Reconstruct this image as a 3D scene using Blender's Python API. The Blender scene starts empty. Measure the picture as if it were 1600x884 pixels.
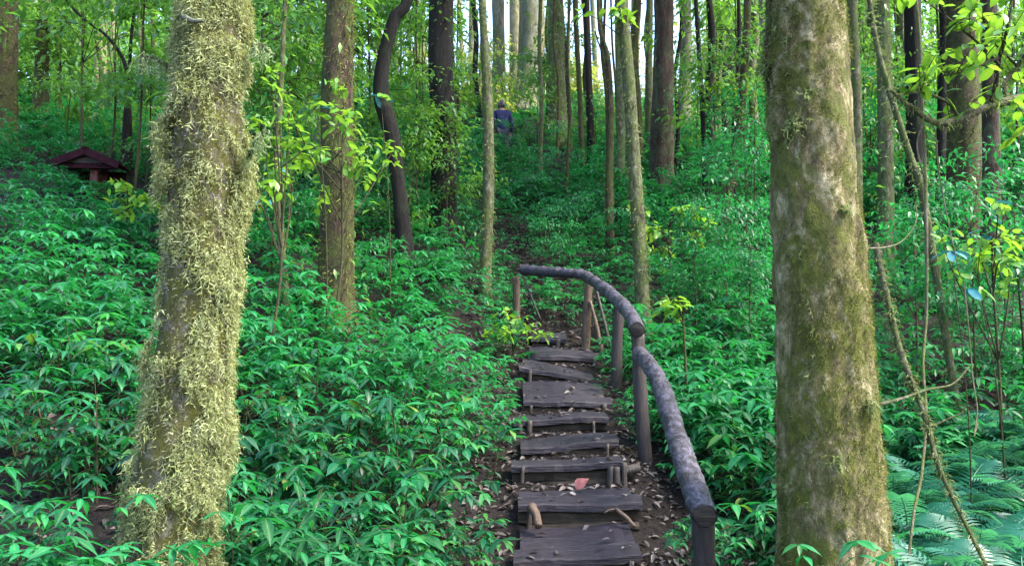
import bpy, math, random
import numpy as np
from mathutils import noise as mnoise, Vector, Matrix
S = bpy.context.scene
C = S.collection
rng = np.random.default_rng(11)
random.seed(11)
PI = math.pi
# ------------------------------------------------------------------ camera, sky, sun, exposure
PITCH = math.radians(5.0)
FPX = 1386.0
EYE = np.array([0.0, 0.0, 1.5])
cam_d = bpy.data.cameras.new('camera')
cam = bpy.data.objects.new('camera', cam_d)
C.objects.link(cam)
cam.location = EYE
cam.rotation_euler = (PI/2 + PITCH, 0, 0)
cam_d.sensor_width = 36
cam_d.lens = 36*FPX/1600
cam_d.clip_start = 0.05
cam_d.clip_end = 1500
S.camera = cam
SUN_EL, SUN_ROT = math.radians(50), math.radians(105)
w = bpy.data.worlds.new('World')
S.world = w
w.use_nodes = True
nt = w.node_tree
bg = nt.nodes['Background']
sky = nt.nodes.new('ShaderNodeTexSky')
sky.sky_type = 'NISHITA'
sky.sun_disc = False
sky.sun_elevation = SUN_EL
sky.sun_rotation = SUN_ROT
sky.dust_density = 2.5
sky.air_density = 1.0
sky.ozone_density = 1.0
nt.links.new(sky.outputs['Color'], bg.inputs['Color'])
bg.inputs['Strength'].default_value = 0.11
sl = bpy.data.lights.new('sun', 'SUN')
sl.energy = 1.5
sl.angle = math.radians(18)
sl.color = (1.0, 0.92, 0.76)
sun = bpy.data.objects.new('sun', sl)
C.objects.link(sun)
sd = Vector((math.sin(SUN_ROT)*math.cos(SUN_EL), math.cos(SUN_ROT)*math.cos(SUN_EL), math.sin(SUN_EL)))
sun.rotation_euler = sd.to_track_quat('Z', 'Y').to_euler()
S.view_settings.view_transform = 'Standard'
S.view_settings.look = 'None'
S.view_settings.gamma = 1
S.view_settings.exposure = 3.2
S.cycles.max_bounces = 5
S.cycles.diffuse_bounces = 1
S.cycles.glossy_bounces = 2
S.cycles.transmission_bounces = 3
S.cycles.transparent_max_bounces = 4


# ------------------------------------------------------------------ helpers
def at(px, py, Y):
    """the point at depth Y seen at photo pixel (px, py)"""
    u = (px-800)/FPX
    v = -(py-442)/FPX
    d = np.array([u, math.cos(PITCH)-v*math.sin(PITCH), math.sin(PITCH)+v*math.cos(PITCH)])
    return EYE + d*(Y/d[1])


def proj(P):
    P = np.asarray(P) - EYE
    f = P[..., 1]*math.cos(PITCH) + P[..., 2]*math.sin(PITCH)
    up = -P[..., 1]*math.sin(PITCH) + P[..., 2]*math.cos(PITCH)
    f = np.where(f < 0.05, 0.05, f)
    return 800 + FPX*P[..., 0]/f, 442 - FPX*up/f, f


XS = np.array([-60, -14, -7, -3, -0.9, -0.1, 1.0, 1.8, 4, 9, 16, 60.])
YS = np.array([-8, 0, 3, 6, 8, 11, 14, 18, 22, 30, 36, 60, 160.])
ZT = np.array([
    # -60  -14   -7    -3    -.9   -.1   1.0   1.8    4     9    16   60
    [0.1, 0.1, 0.0, -0.1, -.1, -.1, -.1, -.1, -.4, -.5, -.4, -.3],
    [0.3, 0.2, 0.1, -0.05, -.1, -.1, -.1, -.1, -.4, -.5, -.4, -.3],
    [0.8, 0.6, 0.3, 0.05, -.1, -.1, -.1, -.2, -.5, -.5, -.3, 0],
    [1.6, 1.3, 1.0, 0.70, .25, .02, .0, -.05, -.2, -.1, .1, .5],
    [2.2, 2.0, 1.7, 1.35, .90, .68, .62, .5, .3, .4, .7, 1.2],
    [3.4, 3.2, 2.9, 2.5, 2.0, 1.66, 1.62, 1.55, 1.3, 1.5, 2.0, 2.6],
    [4.6, 4.4, 4.1, 3.7, 3.25, 2.95, 2.9, 2.85, 2.7, 3.0, 3.5, 4],
    [6.2, 6.0, 5.8, 5.4, 4.95, 4.65, 4.65, 4.65, 4.6, 5.0, 5.5, 6],
    [7.6, 7.6, 7.4, 7.0, 6.45, 6.22, 6.25, 6.4, 6.5, 6.8, 7.2, 7.6],
    [10, 10.3, 10.5, 10.4, 10.1, 10., 10., 10., 10., 10., 10., 10.],
    [10.8, 11.2, 11.4, 11.5, 11.4, 11.4, 11.4, 11.4, 11.3, 11.2, 11., 10.8],
    [10, 10, 10, 10, 10, 10, 10, 10, 10, 10, 10, 10],
    [0, 0, 0, 0, 0, 0, 0, 0, 0, 0, 0, 0]], float)


# front edge left/right in the photo, depth Y, planks (front offset, depth), riser height, stakes px
STEPS = [
    ((802, 881), (1002, 868), 6.00, [(0, .19), (.215, .38)], .13, [815, 985], 'lowest step of the stair, two wet planks at the bottom edge'),
    ((809, 792), (1004, 787), 6.62, [(0, .20), (.225, .17)], .075, [826], 'second step up, two planks with log beneath and a broken stick leaning'),
    ((800, 731), (976, 724), 7.26, [(0, .30)], .07, [816, 953, 962, 974], 'third step up, single plank with three stakes at its right end'),
    ((812, 703), (966, 690), 7.78, [(0, .24), (.265, .15)], .08, [948], 'fourth step up, plank rising to the right above leaf litter'),
    ((805, 659), (953, 653), 8.45, [(0, .20), (.225, .14)], .06, [812, 827, 926], 'fifth step up, plank over a dark gap with three stakes'),
    ((816, 628), (955, 631), 9.05, [(0, .16), (.185, .40)], .075, [829, 943], 'sixth step up, deep plank tread framed by side board'),
    ((813, 574), (930, 594), 9.75, [(0, .19), (.215, .14), (.375, .13)], .06, [828], 'seventh step up, planks tilting down to the right'),
    ((826, 556), (936, 561), 10.4, [(0, .19), (.215, .15)], .06, [928], 'eighth step up, thin dark planks near the top'),
    ((832, 529), (888, 531), 11.05, [(0, .30)], .12, [871], 'topmost step, short dark board at the head of the stair'),
]
BACK = [822, 766, 720, 681, 646, 597, 569, 545, 522]


def tilt(i):
    (L, R, Y, planks) = STEPS[i][:4]
    d_ = max(a+b for a, b in planks)
    zf = (at(*L, Y)[2]+at(*R, Y)[2])/2
    return float(np.clip((at(900, BACK[i], Y+d_)[2]-zf)/d_, 0, .42)), d_


DROP = [.2, .15, .14, .07, .11, .08, .05, .06, .12]
ky, kz = [0.0, 5.2], [-.1, -.08]
for i_, ((L, R, Y, planks, rh, stakes, label), dr_) in enumerate(zip(STEPS, DROP)):
    sl_, _d = tilt(i_)
    zt_ = (at(*L, Y)[2]+at(*R, Y)[2])/2
    dd_ = max(o_+d_ for o_, d_ in planks)
    ky += [Y+.04, Y+.08, Y+dd_, Y+dd_+.05]; kz += [zt_-dr_, zt_-.075, zt_-.055+sl_*dd_, zt_-.02+sl_*dd_]
ky += [12.6, 14.0]; kz += [2.2, 2.95]


def ground(x, y):
    x = np.asarray(x, float)
    y = np.asarray(y, float)
    i = np.clip(np.searchsorted(XS, x)-1, 0, len(XS)-2)
    j = np.clip(np.searchsorted(YS, y)-1, 0, len(YS)-2)
    u = np.clip((x-XS[i])/(XS[i+1]-XS[i]), 0, 1)
    v = np.clip((y-YS[j])/(YS[j+1]-YS[j]), 0, 1)
    z = (ZT[j, i]*(1-u)*(1-v) + ZT[j, i+1]*u*(1-v) + ZT[j+1, i]*(1-u)*v + ZT[j+1, i+1]*u*v)
    on_path = np.exp(-((x-.5)/.75)**2)*np.where(y < 12, 1, 0)
    n = .06*np.sin(2.1*x+1.3*y)+.05*np.sin(3.7*y-2.3*x+1)+.03*np.sin(6.1*x+5.3*y)
    zp = np.interp(y, ky, kz)
    wp = np.exp(-((x-.52)/.66)**6)*np.clip((13.5-y)/1.5, 0, 1)*np.clip((y-4.5)/.6, 0, 1)
    z = z*(1-wp)+zp*wp
    return z + n*(1-on_path)


def hit(px, py, lift=0.0):
    """depth at which the ray through a photo pixel meets the ground raised by lift"""
    ys = np.linspace(3, 60, 1500)
    for Y in ys:
        P = at(px, py, Y)
        if ground(P[0], P[1]) + lift >= P[2]:
            return Y
    return 34.0


class MB:
    def __init__(s):
        s.V = []; s.Q = []; s.T = []; s.A = {}; s.n = 0

    def add(s, V, Q=None, T=None, **attr):
        V = np.asarray(V, float).reshape(-1, 3)
        s.V.append(V)
        if Q is not None and len(Q): s.Q.append(np.asarray(Q, int) + s.n)
        if T is not None and len(T): s.T.append(np.asarray(T, int) + s.n)
        for k in set(list(attr) + list(s.A)):
            a = attr.get(k, 0.0)
            lst = s.A.setdefault(k, [np.zeros(s.n)] if s.n else [])
            lst.append(np.full(len(V), a, float) if np.isscalar(a) else np.asarray(a, float))
        s.n += len(V)
        return s

    def mesh(s, name, off=None, smooth=True):
        V = np.concatenate(s.V)
        if off is not None: V = V - np.asarray(off)
        Q = np.concatenate(s.Q) if s.Q else np.zeros((0, 4), int)
        T = np.concatenate(s.T) if s.T else np.zeros((0, 3), int)
        me = bpy.data.meshes.new(name)
        me.vertices.add(len(V))
        me.vertices.foreach_set('co', V.astype(np.float32).ravel())
        idx = np.concatenate([Q.ravel(), T.ravel()]).astype(np.int32)
        me.loops.add(len(idx))
        me.loops.foreach_set('vertex_index', idx)
        st = np.concatenate([np.arange(len(Q))*4, len(Q)*4 + np.arange(len(T))*3]).astype(np.int32)
        me.polygons.add(len(st))
        me.polygons.foreach_set('loop_start', st)
        me.update(calc_edges=True)
        me.polygons.foreach_set('use_smooth', np.full(len(st), smooth))
        for k, lst in s.A.items():
            at_ = me.attributes.new(k, 'FLOAT', 'POINT')
            at_.data.foreach_set('value', np.concatenate(lst).astype(np.float32))
        me.validate()
        return me


def link(name, me, mat, parent=None, loc=None):
    o = bpy.data.objects.new(name, me)
    C.objects.link(o)
    if mat is not None and not me.materials: me.materials.append(mat)
    if parent is not None: o.parent = parent
    if loc is not None: o.location = loc
    return o


def tag(o, label=None, cat=None, group=None, kind=None):
    if label: o['label'] = label
    if cat: o['category'] = cat
    if group: o['group'] = group
    if kind: o['kind'] = kind
    return o


def thing(name, label, cat, loc, group=None, rz=0.0):
    o = bpy.data.objects.new(name, None)
    C.objects.link(o)
    o.empty_display_size = .1
    o.location = loc
    o.rotation_euler = (0, 0, rz)
    return tag(o, label, cat, group)


def part(name, mb, mat, root, kind=None, smooth=True):
    """mb is in world coordinates; the part's vertices are stored relative to its thing"""
    o = link(name, mb.mesh(name, np.array(root.location), smooth), mat, root)
    if kind: o['kind'] = kind
    return o


def rot(yaw, pitch=0.0, roll=0.0):
    cy, sy, cp, sp, cr, sr = math.cos(yaw), math.sin(yaw), math.cos(pitch), math.sin(pitch), math.cos(roll), math.sin(roll)
    Rz = np.array([[cy, -sy, 0], [sy, cy, 0], [0, 0, 1]])
    Ry = np.array([[cp, 0, sp], [0, 1, 0], [-sp, 0, cp]])
    Rx = np.array([[1, 0, 0], [0, cr, -sr], [0, sr, cr]])
    return Rz @ Ry @ Rx


def rots(yaw, pitch, roll):
    cy, sy, cp, sp, cr, sr = np.cos(yaw), np.sin(yaw), np.cos(pitch), np.sin(pitch), np.cos(roll), np.sin(roll)
    R = np.empty((len(yaw), 3, 3))
    R[:, 0, 0] = cy*cp; R[:, 0, 1] = cy*sp*sr - sy*cr; R[:, 0, 2] = cy*sp*cr + sy*sr
    R[:, 1, 0] = sy*cp; R[:, 1, 1] = sy*sp*sr + cy*cr; R[:, 1, 2] = sy*sp*cr - cy*sr
    R[:, 2, 0] = -sp; R[:, 2, 1] = cp*sr; R[:, 2, 2] = cp*cr
    return R


def spline(P, n):
    """Catmull-Rom through the points P, n samples"""
    P = np.asarray(P, float)
    if len(P) == 2:
        t = np.linspace(0, 1, n)[:, None]
        return P[0]*(1-t)+P[1]*t
    E = np.vstack([2*P[0]-P[1], P, 2*P[-1]-P[-2]])
    m = len(P)-1
    ts = np.linspace(0, m-1e-6, n)
    i = ts.astype(int)
    f = (ts-i)[:, None]
    a, b, c, d = E[i], E[i+1], E[i+2], E[i+3]
    return .5*((2*b)+(-a+c)*f+(2*a-5*b+4*c-d)*f**2+(-a+3*b-3*c+d)*f**3)


def tube(P, R, seg=12, disp=None, caps=True):
    """tube along the polyline P with radii R; disp(V) scales the radius per vertex"""
    P = np.asarray(P, float)
    R = np.full(len(P), R, float) if np.isscalar(R) else np.asarray(R, float)
    T = np.gradient(P, axis=0)
    T /= np.linalg.norm(T, axis=1)[:, None]+1e-9
    ref = np.array([0, 0, 1.]) if abs(T[0][2]) < .8 else np.array([0, 1., 0])
    n0 = np.cross(T[0], ref); n0 /= np.linalg.norm(n0)
    a = np.linspace(0, 2*PI, seg, endpoint=False)
    V = []
    for p, t, r in zip(P, T, R):
        n0 = n0 - t*np.dot(n0, t); n0 /= np.linalg.norm(n0)+1e-9
        b = np.cross(t, n0)
        d = np.cos(a)[:, None]*n0+np.sin(a)[:, None]*b
        ring = p+d*r
        if disp is not None:
            k = np.array([disp(v) for v in ring])
            ring = p+d*(r*k)[:, None]
        V.append(ring)
    V = np.concatenate(V)
    m = len(P)
    i = np.arange(m-1)[:, None]*seg
    j = np.arange(seg)[None]
    j2 = (j+1) % seg
    Q = np.stack([i+j, i+j2, i+seg+j2, i+seg+j], -1).reshape(-1, 4)
    Tt = np.zeros((0, 3), int)
    if caps:
        V = np.vstack([V, P[0], P[-1]])
        c0, c1 = m*seg, m*seg+1
        jj = np.arange(seg)
        Tt = np.vstack([np.stack([np.full(seg, c0), (jj+1) % seg, jj], -1),
                        np.stack([np.full(seg, c1), (m-1)*seg+jj, (m-1)*seg+(jj+1) % seg], -1)])
    return V, Q, Tt


# ------------------------------------------------------------------ leaves
def leaf(level, w=.34, droop=.22, fold=.28, shape=0):
    """unit leaf along +X: vertices, triangles, midrib flag"""
    if level == 0:
        t = np.array([0, .10, .28, .5, .72, .88, 1.0])
        pw = np.array([.03, .45, .93, 1.0, .62, .2, 0]) if shape == 0 else np.array([.05, .5, .85, 1, .92, .5, 0])
    elif level == 1:
        t = np.array([0, .3, .65, 1.0]); pw = np.array([.03, .95, .75, 0])
    else:
        V = np.array([[0, 0, 0], [.42, w/2, .05], [1, 0, -droop], [.42, -w/2, .05], [.45, 0, 0]])
        return V, np.array([[0, 4, 1], [4, 2, 1], [0, 3, 4], [4, 3, 2]]), np.array([1, 0, 1, 0, 1.])
    V = []; rib = []
    for a, b in zip(t, pw):
        z = -droop*a*a
        y = b*w/2
        wav = .015*math.sin(a*14)
        V += [[a, y, z+y*fold+wav], [a, 0, z], [a, -y, z+y*fold-wav]]
        rib += [0, 1, 0]
    T = []
    for i in range(len(t)-1):
        k = i*3
        for s in (0, 1):
            a, b, c, d = k+s, k+s+1, k+s+4, k+s+3
            if i == len(t)-2: T.append([a, b, 3*(i+1)+1])
            else: T += [[a, b, c], [a, c, d]]
    return np.array(V), np.array(T), np.array(rib, float)


def scatter_leaves(mb, base, pos, yaw, pitch, roll, size, rnd=None):
    V, T, rib = base
    n = len(pos)
    if n == 0: return
    R = rots(np.asarray(yaw), np.asarray(pitch), np.asarray(roll))
    W = np.einsum('nij,vj->nvi', R, V)*np.asarray(size)[:, None, None]+np.asarray(pos)[:, None, :]
    TT = (T[None]+(np.arange(n)*len(V))[:, None, None]).reshape(-1, 3)
    if rnd is None: rnd = rng.random(n)
    mb.add(W.reshape(-1, 3), T=TT, rnd=np.repeat(rnd, len(V)), rib=np.tile(rib, n))


# ------------------------------------------------------------------ materials
def new_mat(name):
    m = bpy.data.materials.new(name)
    m.use_nodes = True
    t = m.node_tree
    return m, t, t.nodes['Principled BSDF'], t.nodes['Material Output']


def node(t, typ, **kw):
    n = t.nodes.new(typ)
    for k, v in kw.items():
        if k in n.inputs.keys() if hasattr(n.inputs, 'keys') else False:
            n.inputs[k].default_value = v
        else: setattr(n, k, v)
    return n


def ramp(t, fac, stops):
    r = t.nodes.new('ShaderNodeValToRGB')
    e = r.color_ramp.elements
    while len(e) < len(stops): e.new(.5)
    for el, (p, c) in zip(e, stops):
        el.position = p
        el.color = (*c, 1)
    t.links.new(fac, r.inputs['Fac'])
    return r.outputs['Color']


def mixc(t, fac, a, b, mode='MIX'):
    m = t.nodes.new('ShaderNodeMix')
    m.data_type = 'RGBA'
    m.blend_type = mode
    for k, v in ((0, fac), (6, a), (7, b)):
        if hasattr(v, 'links'): t.links.new(v, m.inputs[k])
        elif k == 0: m.inputs[0].default_value = v
        else: m.inputs[k].default_value = (*v, 1)
    return m.outputs[2]


def noise_tex(t, scale, detail=4, rough=.6, vec=None, dist=0.0):
    n = t.nodes.new('ShaderNodeTexNoise')
    n.inputs['Scale'].default_value = scale
    n.inputs['Detail'].default_value = detail
    n.inputs['Roughness'].default_value = rough
    n.inputs['Distortion'].default_value = dist
    if vec is not None: t.links.new(vec, n.inputs['Vector'])
    return n.outputs['Fac']


def obj_vec(t, sx=1, sy=1, sz=1):
    tc = t.nodes.new('ShaderNodeTexCoord')
    mp = t.nodes.new('ShaderNodeMapping')
    mp.inputs['Scale'].default_value = (sx, sy, sz)
    t.links.new(tc.outputs['Object'], mp.inputs['Vector'])
    return mp.outputs['Vector']


def bump(t, b, h, strength=.5, dist=.02):
    n = t.nodes.new('ShaderNodeBump')
    n.inputs['Strength'].default_value = strength
    n.inputs['Distance'].default_value = dist
    t.links.new(h, n.inputs['Height'])
    t.links.new(n.outputs['Normal'], b.inputs['Normal'])


def leaf_mat(name, cols, per='object', rough=.33, trans=.3, tcol=None, spec=.5, rib=.25):
    m, t, b, out = new_mat(name)
    if per == 'object':
        src = t.nodes.new('ShaderNodeObjectInfo').outputs['Random']
    else:
        a = t.nodes.new('ShaderNodeAttribute'); a.attribute_name = 'rnd'
        src = a.outputs['Fac']
    stops = [(i/(len(cols)-1), c) for i, c in enumerate(cols)]
    col = ramp(t, src, stops)
    nz = noise_tex(t, 60, 2)
    col = mixc(t, .35, col, ramp(t, nz, [(.3, tuple(.6*x for x in cols[0])), (.7, cols[-1])]), 'MIX')
    r = t.nodes.new('ShaderNodeAttribute'); r.attribute_name = 'rib'
    mm = t.nodes.new('ShaderNodeMath'); mm.operation = 'POWER'; mm.inputs[1].default_value = 6
    t.links.new(r.outputs['Fac'], mm.inputs[0])
    m2 = t.nodes.new('ShaderNodeMath'); m2.operation = 'MULTIPLY'; m2.inputs[1].default_value = rib
    t.links.new(mm.outputs[0], m2.inputs[0])
    col = mixc(t, m2.outputs[0], col, (.22, .34, .16))
    t.links.new(col, b.inputs['Base Color'])
    b.inputs['Roughness'].default_value = rough
    b.inputs['Specular IOR Level'].default_value = spec
    tr = t.nodes.new('ShaderNodeBsdfTranslucent')
    tc = mixc(t, .55, col, tcol or (.25, .45, .03))
    t.links.new(tc, tr.inputs['Color'])
    mx = t.nodes.new('ShaderNodeMixShader')
    mx.inputs[0].default_value = trans
    t.links.new(b.outputs[0], mx.inputs[1])
    t.links.new(tr.outputs[0], mx.inputs[2])
    t.links.new(mx.outputs[0], out.inputs['Surface'])
    return m


UND = [(.001, .020, .010), (.002, .05, .024), (.004, .10, .044), (.008, .16, .062), (.028, .21, .055)]
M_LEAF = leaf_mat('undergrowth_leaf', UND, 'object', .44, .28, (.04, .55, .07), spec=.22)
M_LEAF_S = leaf_mat('undergrowth_leaf_mass', UND, 'attr', .44, .28, (.04, .55, .07), spec=.22)
M_LEAF_D = leaf_mat('dark_undergrowth_leaf', [(.001, .02, .011), (.002, .04, .022), (.003, .07, .034), (.006, .11, .045)], 'object', .42, .25, (.03, .45, .07), spec=.25)
M_LEAF_L = leaf_mat('light_undergrowth_leaf', [(.006, .10, .04), (.014, .16, .055), (.03, .21, .06), (.07, .24, .05)], 'object', .46, .4, (.08, .6, .06), spec=.2)
M_LEAF_Y = leaf_mat('yellowing_leaf', [(.012, .12, .03), (.03, .18, .035), (.07, .22, .035), (.13, .20, .035), (.09, .06, .03)], 'object', .45, .3, (.2, .5, .03), spec=.25)
M_BRIGHT = leaf_mat('bright_leaf', [(.015, .12, .02), (.045, .20, .025), (.09, .26, .025), (.16, .30, .03)], 'object', .42, .42, (.32, .6, .03), spec=.35)
M_SAP = leaf_mat('sapling_leaf', [(.005, .05, .02), (.015, .12, .03), (.045, .19, .03), (.11, .24, .03)], 'attr', .42, .4, (.24, .55, .04), rib=.1)
M_FAR = leaf_mat('far_leaf', [(.02, .10, .03), (.06, .17, .035), (.15, .25, .04), (.27, .32, .05)], 'attr', .45, .45, (.55, .6, .08), rib=.05)  # warm sunlit glow of the crest put into the leaf colour as yellow
M_FERN = leaf_mat('fern_leaf', [(.008, .075, .05), (.014, .12, .08), (.025, .16, .105)], 'object', .38, .3, (.1, .5, .15), rib=.1)
M_BLUE = leaf_mat('painted_blue_sheen_leaf', [(.01, .12, .12), (.015, .16, .20), (.02, .15, .25)], 'object', .35, .15, (.05, .3, .3), rib=.2)  # blue sky reflection painted into the leaf colour
M_MOSS = leaf_mat('hanging_moss', [(.03, .025, .01), (.05, .06, .02), (.20, .25, .07), (.40, .46, .22), (.08, .06, .025), (.17, .25, .045), (.42, .46, .29)], 'attr', .8, .3, (.5, .5, .08), spec=.15, rib=0)
M_BEARD = leaf_mat('pale_moss_beard', [(.10, .15, .06), (.20, .27, .12), (.32, .38, .20)], 'attr', .8, .3, (.4, .55, .25), spec=.1, rib=0)
M_LICH = leaf_mat('grey_lichen_flakes', [(.10, .11, .09), (.22, .24, .22), (.34, .36, .33), (.30, .28, .16)], 'attr', .85, .05, (.3, .3, .25), spec=.1, rib=0)
M_MOSS2 = leaf_mat('short_moss', [(.02, .028, .008), (.07, .085, .016), (.16, .17, .03), (.26, .24, .07), (.04, .07, .025)], 'attr', .85, .2, (.3, .32, .05), spec=.1, rib=0)
M_MOSS3 = leaf_mat('green_moss', [(.025, .045, .015), (.075, .11, .03), (.14, .18, .06), (.20, .22, .11)], 'attr', .85, .25, (.3, .4, .1), spec=.1, rib=0)
M_LITTER = leaf_mat('dead_leaf', [(.012, .009, .010), (.030, .021, .021), (.058, .042, .038), (.11, .09, .088), (.045, .022, .015), (.16, .145, .15)], 'attr', .5, .05, (.3, .2, .1), rib=.05, spec=.35)


def bark_mat(name, dark, mid, light, moss=None, mossamt=.5, scale=7, stretch=.25, rough=.85, patch=1.6):
    m, t, b, out = new_mat(name)
    v = obj_vec(t, 1, 1, stretch)
    n1 = noise_tex(t, scale, 10, .78, v, .4)
    col = ramp(t, n1, [(.36, dark), (.5, mid), (.66, light)])
    v2 = obj_vec(t, 1, 1, .7)
    if moss:
        n2 = noise_tex(t, patch*2.2, 6, .7, v2, .8)
        f = ramp(t, n2, [(max(0, .62-mossamt*.5), (0, 0, 0)), (min(1, .78-mossamt*.45), (1, 1, 1))])
        n3 = noise_tex(t, 26, 5, .75, v2)
        mc = ramp(t, n3, [(.3, tuple(.45*x for x in moss)), (.55, moss), (.78, tuple(min(1, 1.7*x) for x in moss))])
        col = mixc(t, f, col, mc)
    t.links.new(col, b.inputs['Base Color'])
    b.inputs['Roughness'].default_value = rough
    b.inputs['Specular IOR Level'].default_value = .25
    n4 = noise_tex(t, scale*4, 6, .75, v)
    bump(t, b, n4, 1.0, .05)
    return m


B_LEFT = bark_mat('lichen_bark', (.02, .017, .01), (.12, .105, .07), (.36, .37, .32), (.11, .115, .02), .5, 22, .8, .85, 5)
B_RIGHT = bark_mat('pale_mossy_bark', (.012, .009, .006), (.19, .155, .075), (.60, .53, .36), (.095, .11, .016), .46, 10, .6, .85, 2.8)
B_BROWN = bark_mat('brown_mossy_bark', (.008, .006, .004), (.036, .023, .014), (.12, .088, .06), (.055, .07, .015), .42, 10, .45)
B_DARK = bark_mat('dark_bark', (.002, .0018, .0018), (.006, .005, .005), (.018, .014, .013), (.015, .026, .010), .2)
B_RED = bark_mat('red_brown_bark', (.008, .005, .004), (.035, .019, .014), (.09, .058, .046), (.06, .09, .04), .3)
B_PALE = bark_mat('pale_grey_bark', (.04, .04, .035), (.13, .13, .11), (.27, .27, .23), (.10, .12, .05), .4)
B_GREEN = bark_mat('green_mossy_bark', (.02, .02, .012), (.085, .085, .05), (.27, .27, .19), (.085, .115, .03), .42, 15, .5, .85, 3)
B_FAR = bark_mat('far_trunk_bark', (.08, .07, .05), (.20, .18, .12), (.38, .33, .22), (.12, .13, .04), .4)
B_STEM = bark_mat('stem_bark', (.015, .015, .008), (.04, .042, .016), (.085, .08, .04), None)
B_VINE = bark_mat('vine_bark', (.07, .06, .04), (.18, .16, .11), (.34, .31, .24), (.12, .15, .04), .4, 20)


def wood_mat(name, dark, mid, light, rough=.4, along='x', spec=.5, patch=None):
    m, t, b, out = new_mat(name)
    k = {'x': (.09, 1, 1), 'y': (1, .09, 1), 'z': (1, 1, .09)}[along]
    v = obj_vec(t, *k)
    n1 = noise_tex(t, 45, 7, .7, v, .5)
    col = ramp(t, n1, [(.28, dark), (.5, mid), (.75, light)])
    v2 = obj_vec(t)
    n2 = noise_tex(t, 9 if patch else 5, 7, .75, v2, .6)
    if patch:
        f = ramp(t, n2, [(.47, (0, 0, 0)), (.56, (1, 1, 1))])
        col = mixc(t, f, col, patch)
    else:
        col = mixc(t, ramp(t, n2, [(.35, (0, 0, 0)), (.7, (.6, .6, .6))]), col, dark)
    t.links.new(col, b.inputs['Base Color'])
    rr = ramp(t, n2, [(.3, (rough*.7,)*3), (.7, (rough*1.5,)*3)])
    t.links.new(rr, b.inputs['Roughness'])
    b.inputs['Specular IOR Level'].default_value = spec
    bump(t, b, n1, .9, .02)
    return m


W_TREAD = wood_mat('wet_plank', (.004, .003, .005), (.018, .014, .024), (.052, .046, .066), .4, 'x', .3)
W_RISER = wood_mat('mossy_riser', (.006, .004, .002), (.022, .014, .007), (.06, .044, .018), .75)
W_STAKE = wood_mat('stake_wood', (.012, .009, .008), (.034, .025, .022), (.08, .066, .056), .6, 'z')
W_RAIL = wood_mat('weathered_rail', (.007, .005, .008), (.048, .042, .062), (.15, .14, .19), .45, 'y', .4, (.010, .008, .011))
W_RAIL_X = wood_mat('weathered_rail_top', (.004, .003, .006), (.028, .024, .042), (.085, .08, .12), .45, 'x', .4, (.018, .014, .02))
W_POST = wood_mat('post_wood', (.006, .004, .004), (.022, .014, .014), (.06, .042, .042), .5, 'z')
W_POSTP = wood_mat('split_post_wood', (.02, .012, .008), (.09, .052, .032), (.20, .14, .095), .6, 'z')
W_END = wood_mat('log_end', (.006, .005, .005), (.02, .014, .012), (.06, .042, .026), .7)
W_ROOF = wood_mat('painted_roof_board', (.008, .002, .004), (.024, .006, .011), (.05, .014, .03), .6, 'y', .06)
W_REDPOST = wood_mat('red_post', (.03, .006, .005), (.07, .015, .012), (.12, .035, .028), .5, 'z', .3)


def plain_mat(name, col, rough=.7, var=.25, scale=30):
    m, t, b, out = new_mat(name)
    n = noise_tex(t, scale, 4, .6, obj_vec(t))
    c = ramp(t, n, [(.3, tuple(x*(1-var) for x in col)), (.7, tuple(min(1, x*(1+var)) for x in col))])
    t.links.new(c, b.inputs['Base Color'])
    b.inputs['Roughness'].default_value = rough
    bump(t, b, n, .3, .005)
    return m


# ground
m, t, b, out = new_mat('forest_soil')
v = obj_vec(t)
n1 = noise_tex(t, 5, 8, .7, v)
c1 = ramp(t, n1, [(.3, (.004, .003, .003)), (.55, (.013, .0105, .0105)), (.75, (.03, .025, .025))])
n2 = noise_tex(t, 45, 5, .75, v)
c1 = mixc(t, ramp(t, n2, [(.45, (0, 0, 0)), (.7, (.7, .7, .7))]), c1, (.045, .037, .038))
t.links.new(c1, b.inputs['Base Color'])
b.inputs['Roughness'].default_value = .9
b.inputs['Specular IOR Level'].default_value = .15
bump(t, b, n2, .9, .05)
M_SOIL = m

# ------------------------------------------------------------------ ground sheet
gx = np.concatenate([np.linspace(-150, -14, 24)[:-1], np.linspace(-14, -4, 50)[:-1], np.linspace(-4, 4, 140)[:-1],
                     np.linspace(4, 14, 50)[:-1], np.linspace(14, 150, 24)])
gy = np.concatenate([np.linspace(-8, 3, 12)[:-1], np.linspace(3, 12, 200)[:-1], np.linspace(12, 14, 24)[:-1], np.linspace(14, 36, 90)[:-1], np.linspace(36, 160, 30)])
GX, GY = np.meshgrid(gx, gy)
GZ = ground(GX, GY)
nx, ny = len(gx), len(gy)
ii, jj = np.meshgrid(np.arange(nx-1), np.arange(ny-1))
q = jj*nx+ii
mb = MB().add(np.stack([GX, GY, GZ], -1).reshape(-1, 3), Q=np.stack([q, q+1, q+nx+1, q+nx], -1).reshape(-1, 4))
tag(link('ground', mb.mesh('ground'), M_SOIL), 'dark brown forest floor rising up the hillside', 'ground', kind='structure')

exec_order = []
# ------------------------------------------------------------------ trees


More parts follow.
